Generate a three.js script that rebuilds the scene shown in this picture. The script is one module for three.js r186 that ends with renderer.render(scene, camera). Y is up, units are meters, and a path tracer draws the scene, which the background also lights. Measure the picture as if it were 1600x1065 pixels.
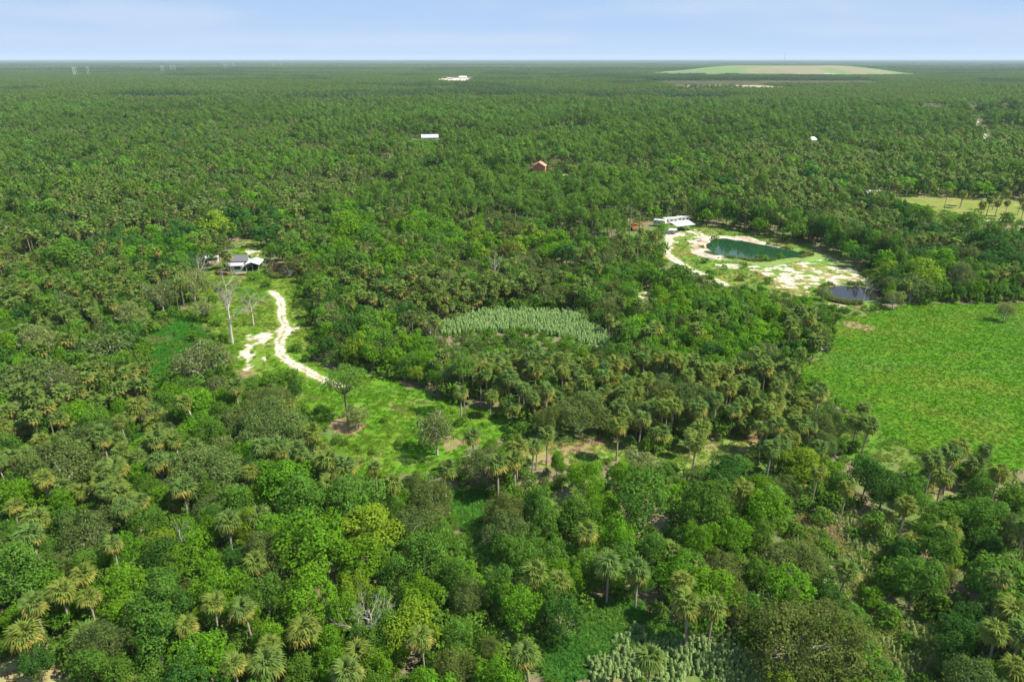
import * as THREE from 'three';
import { mergeGeometries } from 'three/addons/utils/BufferGeometryUtils.js';

// ---------------------------------------------------------------- camera, sky, sun, exposure
const scene = new THREE.Scene();
const camera = new THREE.PerspectiveCamera(53.0, 1024 / 681, 0.5, 90000);
camera.position.set(0, 75, 0);
camera.rotation.x = THREE.MathUtils.degToRad(-22.45);
camera.updateMatrixWorld(true);
camera.updateProjectionMatrix();

const renderer = new THREE.WebGLRenderer({ antialias: true });
renderer.toneMapping = THREE.LinearToneMapping;
renderer.toneMappingExposure = 2.1;
renderer.shadowMap.enabled = true;

const SUN = new THREE.Vector3(0.6, 0.8, 0.12).normalize();
const sun = new THREE.DirectionalLight(new THREE.Color(1.0, 0.93, 0.8), 5.0);
sun.name = 'sun';
sun.position.copy(SUN).multiplyScalar(600);
sun.target.position.set(0, 0, -200);
sun.position.add(sun.target.position);
sun.castShadow = true;
sun.shadow.mapSize.set(4096, 4096);
Object.assign(sun.shadow.camera, { left: -350, right: 350, top: 350, bottom: -350, near: 1, far: 1600 });
scene.add(sun, sun.target);

// ---------------------------------------------------------------- random numbers and noise
function rng(seed) {
  let s = seed | 0;
  return () => { s = (s + 0x6d2b79f5) | 0; let t = Math.imul(s ^ (s >>> 15), 1 | s); t = (t + Math.imul(t ^ (t >>> 7), 61 | t)) ^ t; return ((t ^ (t >>> 14)) >>> 0) / 4294967296; };
}
function hash(ix, iy) { let h = Math.imul(ix, 374761393) + Math.imul(iy, 668265263); h = Math.imul(h ^ (h >>> 13), 1274126177); return ((h ^ (h >>> 16)) >>> 0) / 4294967296; }
function noise(x, y) {
  const ix = Math.floor(x), iy = Math.floor(y), fx = x - ix, fy = y - iy, u = fx * fx * (3 - 2 * fx), v = fy * fy * (3 - 2 * fy);
  const a = hash(ix, iy), b = hash(ix + 1, iy), c = hash(ix, iy + 1), d = hash(ix + 1, iy + 1);
  return a + (b - a) * u + (c - a) * v + (a - b - c + d) * u * v;
}
const fbm = (x, y, o = 4) => { let s = 0, a = 0.5, t = 0; for (let i = 0; i < o; i++) { s += a * noise(x, y); t += a; a *= 0.5; x = x * 2.03 + 17.3; y = y * 2.03 - 9.1; } return s / t; };
const lerp = (a, b, t) => a + (b - a) * t, clamp = (x, a = 0, b = 1) => Math.min(b, Math.max(a, x)), smooth = (a, b, x) => { const t = clamp((x - a) / (b - a)); return t * t * (3 - 2 * t); };
const mix3 = (a, b, t) => [lerp(a[0], b[0], t), lerp(a[1], b[1], t), lerp(a[2], b[2], t)];

// ---------------------------------------------------------------- the sky: clear summer blue with thin high cloud
{
  const W = 1024, H = 512, data = new Float32Array(W * H * 4);
  for (let r = 0; r < H; r++) {
    const el = ((r + 0.5) / H - 0.5) * Math.PI, y = Math.sin(el), up = Math.max(0, y);
    for (let c = 0; c < W; c++) {
      const az = ((c + 0.5) / W - 0.5) * 2 * Math.PI, x = Math.cos(az) * Math.cos(el), z = Math.sin(az) * Math.cos(el);
      let col = mix3([0.25, 0.325, 0.445], [0.212, 0.3, 0.44], smooth(0, 0.07, up));
      col = mix3(col, [0.2, 0.285, 0.425], smooth(0.06, 0.9, up));
      const k = 1 / (up + 0.06), n = fbm(x * k * 0.5 + 4, z * k * 0.5 + 7, 5), veil = smooth(0.4, 0.75, n) * 0.45 * smooth(0, 0.02, up);
      col = mix3(col, [0.325, 0.37, 0.44], veil);
      const o = (r * W + c) * 4;
      data[o] = col[0]; data[o + 1] = col[1]; data[o + 2] = col[2]; data[o + 3] = 1;
    }
  }
  const sky = new THREE.DataTexture(data, W, H, THREE.RGBAFormat, THREE.FloatType);
  sky.mapping = THREE.EquirectangularReflectionMapping;
  sky.magFilter = THREE.LinearFilter;
  sky.wrapS = THREE.RepeatWrapping;
  sky.needsUpdate = true;
  scene.background = sky;
  scene.environment = sky;
}
scene.fog = new THREE.FogExp2(new THREE.Color(0.64, 0.8, 1.0), 0.000044);

// ---------------------------------------------------------------- plan of the place, in metres (x east, z south)
const OPEN = {'house_lawn':[[-111.2,-218.4],[-119.6,-248.1],[-116.5,-258.5],[-117.5,-277.5],[-115.0,-297.0],[-107.4,-291.3],[-96.1,-261.2],[-86.3,-263.9],[-80.5,-246.5],[-70.4,-221.8],[-58.7,-189.1],[-55.4,-170.2],[-46.7,-162.0],[-51.4,-149.0],[-59.3,-154.3],[-70.0,-158.1],[-89.5,-189.1],[-99.9,-200.0]],'track_lawn':[[-51.4,-149.0],[-46.7,-162.0],[-39.7,-160.0],[-29.1,-155.8],[-18.4,-146.6],[-12.1,-143.3],[0.0,-136.2],[0.3,-126.4],[-8.7,-123.8],[-11.9,-113.8],[-20.0,-113.8],[-29.6,-111.6],[-34.8,-115.3],[-36.8,-126.4],[-42.4,-132.4],[-51.8,-139.2]],'grass_gap':[[-12.6,-108.2],[-4.2,-108.2],[-3.2,-99.1],[-4.8,-93.1],[-7.0,-94.4],[-10.7,-99.7]],'palm_lane':[[2.7,-123.8],[10.9,-126.4],[18.1,-130.2],[22.5,-126.4],[27.1,-118.4],[34.8,-123.8],[44.9,-126.4],[54.5,-134.7],[53.1,-126.4],[42.4,-117.6],[32.5,-113.8],[20.7,-118.4],[10.1,-115.3],[1.3,-116.5]],'pasture':[[101.4,-198.9],[123.4,-210.7],[137.7,-213.9],[192.2,-215.8],[235.0,-215.8],[138.1,-114.2],[94.5,-113.8],[94.9,-122.5],[84.0,-120.8],[81.0,-126.4],[79.4,-132.4],[82.0,-140.8],[75.1,-142.7],[74.4,-150.1],[74.3,-162.0],[90.0,-176.9],[95.3,-189.1]],'pasture_foot':[[68.1,-126.4],[79.4,-132.4],[84.0,-120.8],[80.4,-111.6],[87.7,-109.8],[78.1,-103.8],[75.6,-107.8],[77.2,-115.3],[67.8,-114.2]],'pond_yard':[[77.0,-342.8],[91.4,-327.0],[101.5,-324.3],[128.4,-288.0],[133.6,-271.6],[133.4,-248.1],[128.6,-228.8],[127.4,-218.4],[118.6,-209.5],[104.5,-205.8],[96.9,-215.2],[90.3,-226.7],[75.2,-232.4],[69.9,-252.4],[62.1,-270.6],[69.4,-302.8]],'tall_grass':[[4.0,-64.7],[4.5,-72.0],[7.7,-74.3],[11.9,-79.1],[17.7,-79.9],[22.0,-75.2],[25.5,-72.6],[22.0,-70.9],[16.6,-72.6],[10.7,-68.2],[9.5,-64.7]],'cane_bed':[[9.5,-64.2],[10.7,-68.2],[16.8,-74.3],[20.6,-72.6],[25.4,-72.0],[30.8,-73.7],[33.7,-67.7],[33.7,-64.2]],'cane_field':[[-22.5,-193.4],[-11.8,-203.5],[6.2,-207.0],[21.3,-203.5],[26.0,-191.2],[31.5,-176.9],[19.3,-181.2],[7.6,-189.1],[-7.6,-188.1],[-20.6,-185.1]],'scrub':[[43.6,-98.2],[57.4,-101.9],[67.5,-99.1],[63.5,-91.5],[54.5,-84.7],[51.0,-79.3],[53.3,-74.3],[62.8,-74.3],[57.0,-64.7],[48.0,-64.7],[49.6,-74.3],[49.5,-81.2],[53.0,-86.9],[46.1,-93.1]],'scrub_gap':[[70.3,-86.9],[75.3,-88.4],[74.0,-85.4],[68.3,-81.9]],'bare_corner':[[-74.5,-69.3],[-62.7,-68.4],[-62.1,-70.9],[-58.5,-67.2],[-53.6,-66.0],[-52.1,-63.2],[-70.0,-63.2]],'golf':[[221.7,-399.4],[252.0,-403.4],[270.8,-397.5],[320.7,-380.5],[385.1,-373.4],[349.0,-335.4],[251.8,-332.6],[232.1,-341.3],[225.8,-358.3],[215.0,-363.2]],'green_strip':[[-109.5,-189.1],[-111.7,-208.9],[-101.2,-202.9],[-90.5,-189.1],[-89.0,-174.7],[-87.0,-158.1],[-82.5,-140.8],[-91.1,-154.3]],'house_gap':[[-118.8,-277.5],[-122.4,-299.3],[-112.5,-304.0],[-105.0,-292.4],[-109.0,-283.8]],'sand_gap':[[41.9,-223.8],[49.5,-226.7],[46.9,-213.2],[41.8,-210.7]],'strip_gap':[[23.0,-359.9],[34.0,-361.6],[33.0,-350.4],[22.4,-348.8]]};
const NO_TALL = [[[-105.2,-206.8],[-113.2,-234.9],[-110.3,-244.7],[-111.2,-262.7],[-108.9,-281.1],[-101.7,-275.8],[-91.0,-247.3],[-81.7,-249.9],[-76.2,-233.3],[-66.7,-210.0],[-55.5,-179.1],[-52.4,-161.2],[-44.3,-153.3],[-48.7,-141.1],[-56.2,-146.1],[-66.3,-149.6],[-84.8,-179.1],[-94.6,-189.3]],[[-99.3,-195.1],[-106.8,-221.7],[-104.1,-230.9],[-105.0,-247.9],[-102.7,-265.3],[-96.0,-260.3],[-85.9,-233.3],[-77.1,-235.8],[-71.9,-220.2],[-62.9,-198.1],[-52.4,-169.0],[-49.5,-152.1],[-41.8,-144.7],[-45.9,-133.1],[-53.0,-137.9],[-62.5,-141.2],[-80.0,-169.0],[-89.3,-178.7]],[[-48.7,-141.1],[-44.3,-153.3],[-37.5,-151.5],[-27.5,-147.5],[-17.5,-138.8],[-11.4,-135.7],[0.0,-128.9],[0.3,-119.6],[-8.2,-117.2],[-11.3,-107.7],[-19.0,-107.7],[-28.0,-105.6],[-32.9,-109.2],[-34.8,-119.6],[-40.1,-125.3],[-49.1,-131.8]],[[-45.9,-133.1],[-41.8,-144.7],[-35.4,-142.9],[-26.0,-139.2],[-16.5,-131.0],[-10.8,-128.0],[0.0,-121.7],[0.2,-112.9],[-7.8,-110.6],[-10.6,-101.6],[-17.9,-101.6],[-26.4,-99.7],[-31.1,-103.0],[-32.8,-112.9],[-37.9,-118.3],[-46.3,-124.4]],[[-12.0,-102.4],[-4.0,-102.4],[-3.0,-93.8],[-4.6,-88.1],[-6.7,-89.4],[-10.2,-94.3]],[[-11.3,-96.6],[-3.8,-96.6],[-2.8,-88.5],[-4.3,-83.2],[-6.3,-84.3],[-9.6,-89.0]],[[-10.8,-92.3],[-3.6,-92.3],[-2.7,-84.6],[-4.1,-79.4],[-6.0,-80.6],[-9.2,-85.0]],[[2.5,-117.2],[10.3,-119.6],[17.2,-123.2],[21.3,-119.6],[25.7,-112.0],[33.0,-117.2],[42.5,-119.6],[51.6,-127.5],[50.3,-119.6],[40.2,-111.4],[30.8,-107.7],[19.6,-112.0],[9.6,-109.2],[1.2,-110.3]],[[2.4,-110.6],[9.7,-112.9],[16.2,-116.3],[20.1,-112.9],[24.2,-105.7],[31.1,-110.6],[40.1,-112.9],[48.7,-120.3],[47.4,-112.9],[37.9,-105.1],[29.1,-101.6],[18.5,-105.7],[9.0,-103.0],[1.1,-104.1]],[[2.3,-105.6],[9.3,-107.8],[15.5,-111.1],[19.2,-107.8],[23.1,-101.0],[29.7,-105.6],[38.3,-107.8],[46.5,-114.9],[45.3,-107.8],[36.2,-100.4],[27.8,-97.1],[17.6,-101.0],[8.6,-98.4],[1.1,-99.4]],[[96.0,-188.3],[116.8,-199.5],[130.4,-202.5],[182.0,-204.3],[222.4,-204.3],[130.8,-108.1],[89.5,-107.7],[89.9,-116.0],[79.5,-114.3],[76.7,-119.6],[75.2,-125.3],[77.7,-133.3],[71.1,-135.1],[70.4,-142.0],[70.3,-153.3],[85.2,-167.5],[90.2,-179.1]],[[90.6,-177.6],[110.3,-188.2],[123.1,-191.1],[171.7,-192.8],[209.9,-192.8],[123.4,-102.0],[84.4,-101.6],[84.8,-109.4],[75.1,-107.9],[72.4,-112.9],[71.0,-118.3],[73.3,-125.8],[67.1,-127.5],[66.5,-134.0],[66.4,-144.7],[80.4,-158.1],[85.1,-169.0]],[[64.4,-119.6],[75.2,-125.3],[79.5,-114.3],[76.1,-105.6],[83.0,-104.0],[73.9,-98.2],[71.6,-102.0],[73.1,-109.2],[64.2,-108.1]],[[60.8,-112.9],[71.0,-118.3],[75.1,-107.9],[71.8,-99.7],[78.3,-98.1],[69.8,-92.7],[67.5,-96.3],[69.0,-103.0],[60.6,-102.0]],[[72.9,-324.5],[86.6,-309.6],[96.1,-307.0],[121.6,-272.7],[126.4,-257.1],[126.3,-234.9],[121.8,-216.6],[120.6,-206.8],[112.3,-198.3],[99.0,-194.8],[91.8,-203.7],[85.5,-214.6],[71.2,-220.0],[66.2,-238.9],[58.8,-256.2],[65.7,-286.7]],[[68.8,-306.2],[81.7,-292.2],[90.7,-289.7],[114.7,-257.3],[119.3,-242.6],[119.1,-221.7],[114.9,-204.4],[113.8,-195.1],[106.0,-187.1],[93.4,-183.9],[86.6,-192.2],[80.7,-202.5],[67.2,-207.6],[62.4,-225.4],[55.5,-241.7],[62.0,-270.5]],[[3.8,-61.2],[4.2,-68.2],[7.3,-70.4],[11.3,-74.9],[16.8,-75.6],[20.8,-71.1],[24.2,-68.7],[20.8,-67.1],[15.7,-68.7],[10.1,-64.6],[9.0,-61.2]],[[3.5,-57.8],[4.0,-64.3],[6.9,-66.4],[10.6,-70.7],[15.8,-71.4],[19.7,-67.1],[22.8,-64.8],[19.7,-63.3],[14.8,-64.8],[9.6,-60.9],[8.5,-57.8]],[[3.4,-55.2],[3.8,-61.4],[6.6,-63.4],[10.2,-67.5],[15.1,-68.2],[18.8,-64.1],[21.8,-61.9],[18.8,-60.5],[14.1,-61.9],[9.1,-58.2],[8.1,-55.2]],[[9.0,-60.8],[10.1,-64.6],[15.9,-70.4],[19.5,-68.7],[24.0,-68.2],[29.1,-69.8],[31.9,-64.1],[31.9,-60.8]],[[8.5,-57.3],[9.6,-60.9],[15.0,-66.4],[18.4,-64.8],[22.7,-64.3],[27.5,-65.9],[30.1,-60.5],[30.1,-57.3]],[[8.1,-54.8],[9.1,-58.2],[14.4,-63.4],[17.6,-61.9],[21.7,-61.4],[26.3,-62.9],[28.7,-57.8],[28.8,-54.8]],[[-21.3,-183.0],[-11.1,-192.6],[5.9,-196.0],[20.2,-192.6],[24.6,-181.0],[29.8,-167.5],[18.2,-171.5],[7.2,-179.1],[-7.2,-178.1],[-19.5,-175.2]],[[-20.1,-172.7],[-10.5,-181.8],[5.5,-184.9],[19.0,-181.8],[23.2,-170.8],[28.1,-158.1],[17.2,-161.9],[6.8,-169.0],[-6.8,-168.1],[-18.4,-165.3]],[[-19.2,-165.0],[-10.0,-173.6],[5.3,-176.7],[18.2,-173.6],[22.2,-163.2],[26.9,-151.0],[16.5,-154.6],[6.5,-161.4],[-6.5,-160.5],[-17.6,-157.9]],[[41.3,-93.0],[54.4,-96.4],[63.9,-93.8],[60.1,-86.6],[51.6,-80.2],[48.3,-75.0],[50.4,-70.4],[59.5,-70.4],[54.0,-61.2],[45.4,-61.2],[47.0,-70.4],[46.8,-76.9],[50.2,-82.2],[43.7,-88.1]],[[38.9,-87.7],[51.3,-91.0],[60.3,-88.5],[56.8,-81.7],[48.7,-75.7],[45.6,-70.8],[47.6,-66.4],[56.1,-66.4],[51.0,-57.8],[42.8,-57.8],[44.3,-66.4],[44.2,-72.6],[47.3,-77.6],[41.2,-83.2]],[[37.2,-83.8],[49.0,-86.9],[57.6,-84.6],[54.2,-78.1],[46.5,-72.3],[43.5,-67.6],[45.4,-63.4],[53.6,-63.4],[48.7,-55.2],[40.9,-55.2],[42.3,-63.4],[42.2,-69.3],[45.2,-74.1],[39.4,-79.4]],[[66.6,-82.2],[71.3,-83.7],[70.0,-80.9],[64.7,-77.5]],[[62.8,-77.6],[67.3,-78.9],[66.1,-76.3],[61.0,-73.2]],[[-70.5,-65.6],[-59.4,-64.8],[-58.8,-67.1],[-55.4,-63.6],[-50.8,-62.4],[-49.3,-59.9],[-66.3,-59.9]],[[-66.6,-61.9],[-56.0,-61.1],[-55.5,-63.3],[-52.3,-60.0],[-47.9,-58.9],[-46.6,-56.5],[-62.6,-56.5]],[[207.0,-372.8],[235.2,-376.5],[252.8,-371.0],[299.3,-355.1],[359.5,-348.5],[325.7,-313.1],[235.0,-310.4],[216.6,-318.5],[210.8,-334.4],[200.7,-339.0]],[[192.2,-346.2],[218.4,-349.6],[234.7,-344.5],[277.9,-329.8],[333.8,-323.6],[302.4,-290.7],[218.3,-288.3],[201.1,-295.8],[195.7,-310.5],[186.3,-314.8]],[[-103.7,-179.1],[-105.7,-197.7],[-95.8,-192.1],[-85.7,-179.1],[-84.2,-165.3],[-82.4,-149.6],[-78.1,-133.3],[-86.2,-146.1]],[[-110.9,-259.0],[-114.2,-279.3],[-105.0,-283.7],[-98.0,-272.9],[-101.7,-264.8]],[[39.7,-211.9],[46.9,-214.6],[44.4,-201.9],[39.6,-199.5]],[[37.4,-200.0],[44.2,-202.5],[41.9,-190.5],[37.4,-188.2]],[[21.8,-340.7],[32.2,-342.3],[31.3,-331.7],[21.2,-330.2]],[[20.6,-321.5],[30.4,-323.0],[29.5,-313.0],[20.0,-311.6]]];
const TRACKS = {'house_track':[[[-83.8,-226.7],[-79.0,-219.8],[-74.7,-208.9],[-72.0,-200.0],[-68.5,-193.4],[-67.7,-188.1],[-67.0,-181.7],[-63.8,-172.0],[-59.6,-166.9],[-55.3,-162.8],[-48.4,-156.6],[-42.8,-152.2]],1.6],'pond_track':[[[72.7,-319.0],[71.9,-306.4],[68.3,-292.4],[64.1,-277.5],[65.9,-263.9],[68.9,-253.2],[73.1,-243.2],[76.6,-233.9]],2.0]};
const PADS = {'track_pad':[[-73.8,-170.2],[-77.4,-184.1],[-74.3,-188.1],[-69.9,-193.4],[-64.1,-193.4],[-63.6,-189.1],[-67.0,-184.1],[-69.3,-176.9],[-63.3,-164.0],[-66.8,-160.0],[-71.1,-162.8]],'drive':[[-110.1,-275.5],[-113.6,-283.8],[-113.5,-290.2],[-109.7,-285.9],[-104.0,-275.5],[-100.3,-267.7],[-103.3,-265.8],[-106.7,-269.6]],'pond_flat':[[94.4,-262.1],[110.9,-260.3],[129.2,-273.5],[131.9,-262.1],[131.7,-248.1],[129.4,-237.0],[120.2,-231.0],[112.4,-233.9],[101.5,-226.7],[95.2,-231.0],[94.3,-244.8],[92.3,-253.2]],'pond_shelf':[[78.9,-306.4],[89.0,-313.9],[91.1,-306.4],[82.9,-288.0],[80.7,-273.5],[76.4,-273.5],[75.7,-283.8]],'yard_pad':[[72.8,-313.9],[87.0,-321.7],[89.6,-313.9],[77.7,-301.6],[69.8,-291.3],[65.7,-277.5],[63.1,-275.5]],'rock_strip':[[79.2,-262.1],[91.3,-262.1],[89.9,-255.8],[78.9,-255.8]],'rocks':[[97.5,-223.8],[101.4,-222.5],[100.0,-219.1],[95.7,-220.4]],'rocks_pool':[[104.5,-214.5],[110.4,-212.0],[108.6,-207.6],[104.2,-210.7]],'gap_patch':[[44.6,-223.8],[47.0,-225.2],[45.3,-215.8],[43.3,-214.5]],'strip_patch':[[24.3,-358.3],[32.5,-359.9],[32.3,-353.5],[24.5,-351.9]]};
const DIRT = {'tree_foot':[[-42.3,-131.8],[-37.1,-137.1],[-31.5,-134.7],[-33.3,-129.6],[-38.1,-126.4]],'tree_foot2':[[-15.0,-126.4],[-9.0,-129.1],[-10.0,-123.8],[-13.7,-120.0]],'lane_litter':[[3.9,-118.8],[10.7,-123.8],[16.3,-126.4],[21.1,-126.4],[17.3,-122.5],[10.2,-116.9]],'lane_litter2':[[54.5,-134.7],[56.4,-136.2],[52.8,-126.4],[46.1,-121.3]],'old_track':[[-30.6,-144.0],[-23.3,-137.7],[-21.7,-136.2],[-26.5,-139.2]],'old_track2':[[-13.8,-128.2],[-8.9,-126.9],[-9.5,-125.3],[-13.7,-126.9]],'pad_dirt':[[-72.2,-161.2],[-66.8,-162.0],[-65.5,-157.3],[-70.7,-157.3]],'pasture_bare':[[100.7,-197.2],[111.1,-193.4],[106.7,-189.1],[99.0,-193.4]],'bare_corner':[[-74.0,-68.6],[-63.3,-68.0],[-61.1,-69.3],[-53.7,-64.7],[-70.0,-63.2]],'scrub_straw':[[48.4,-99.1],[60.2,-100.4],[65.0,-96.5],[62.2,-93.1],[53.6,-93.1]],'scrub_straw2':[[52.5,-84.7],[57.4,-85.4],[53.7,-81.9],[51.6,-82.6]],'foot_bare':[[82.6,-111.6],[86.8,-112.4],[83.4,-106.7],[80.4,-107.8]]};
const POND = {'green_pond':[[83.7,-288.0],[88.0,-297.0],[93.9,-301.6],[100.1,-299.3],[106.8,-293.6],[113.8,-285.9],[119.2,-278.6],[120.7,-273.5],[114.5,-269.6],[103.1,-266.8],[95.4,-266.8],[88.8,-270.6],[83.6,-275.5]],'dark_pool':[[108.4,-226.7],[113.4,-231.0],[120.8,-232.4],[126.6,-230.2],[128.4,-223.8],[124.8,-218.4],[116.4,-215.8],[110.6,-215.8],[108.8,-220.4]],'brown_pool':[[-93.6,-256.7],[-92.3,-262.1],[-87.0,-263.0],[-83.7,-256.7],[-82.1,-248.1],[-86.0,-244.8],[-89.6,-247.3]]};
const ZONES = {'palm':[[[-109.4,-129.5],[-107.1,-138.7],[-104.1,-156.6],[-88.9,-156.6],[-72.5,-123.9],[-56.9,-111.6],[-52.9,-93.7],[-68.7,-93.7],[-101.7,-105.1]],[[-229.9,-273.2],[-181.4,-284.2],[-131.8,-253.5],[-103.0,-184.0],[-96.1,-156.6],[-161.8,-184.0]],[[24.6,-149.0],[72.1,-156.6],[68.4,-129.5],[56.4,-116.3],[36.9,-113.9],[20.0,-116.3]],[[-16.0,-156.6],[25.6,-156.6],[21.9,-129.5],[-5.5,-129.5]],[[176.1,-606.9],[556.9,-686.0],[279.1,-329.6],[218.0,-371.1],[113.1,-315.3]],[[-56.0,-109.3],[-30.1,-116.3],[-26.9,-101.1],[-52.7,-101.1]],[[-53.3,-228.3],[6.5,-220.9],[5.8,-195.0],[-46.4,-195.0]],[[-267.0,-412.0],[-179.3,-412.0],[-118.6,-263.0],[-189.5,-284.2]],[[-145.2,-390.6],[-91.5,-412.0],[-68.3,-253.5],[-112.4,-295.9]]],'leafy':[[[-45.7,-97.3],[-26.9,-101.1],[0.0,-85.6],[0.0,-58.2],[-27.7,-58.2]],[[0.0,-105.1],[48.5,-105.1],[37.9,-76.0],[0.0,-76.0]],[[-89.6,-101.1],[-40.3,-101.1],[-29.6,-66.8],[-65.9,-66.8]],[[40.0,-228.3],[89.8,-207.2],[73.7,-156.6],[28.8,-156.6]],[[-58.9,-184.0],[-16.7,-164.9],[-11.8,-142.0],[-36.1,-145.4],[-50.2,-164.9]]],'pine':[[[24.1,-435.7],[91.5,-412.0],[62.3,-284.2],[26.1,-273.2],[0.0,-337.2]],[[-429.9,-1522.3],[1209.0,-1522.3],[269.9,-750.6],[90.1,-491.8],[-45.1,-491.8],[-176.1,-606.9]],[[-2099.7,-2395.4],[-419.9,-2395.4],[-197.5,-1111.6],[-872.1,-978.4]],[[-115.1,-525.3],[28.8,-525.3],[17.5,-308.6],[-57.0,-337.2]]]};
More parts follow.
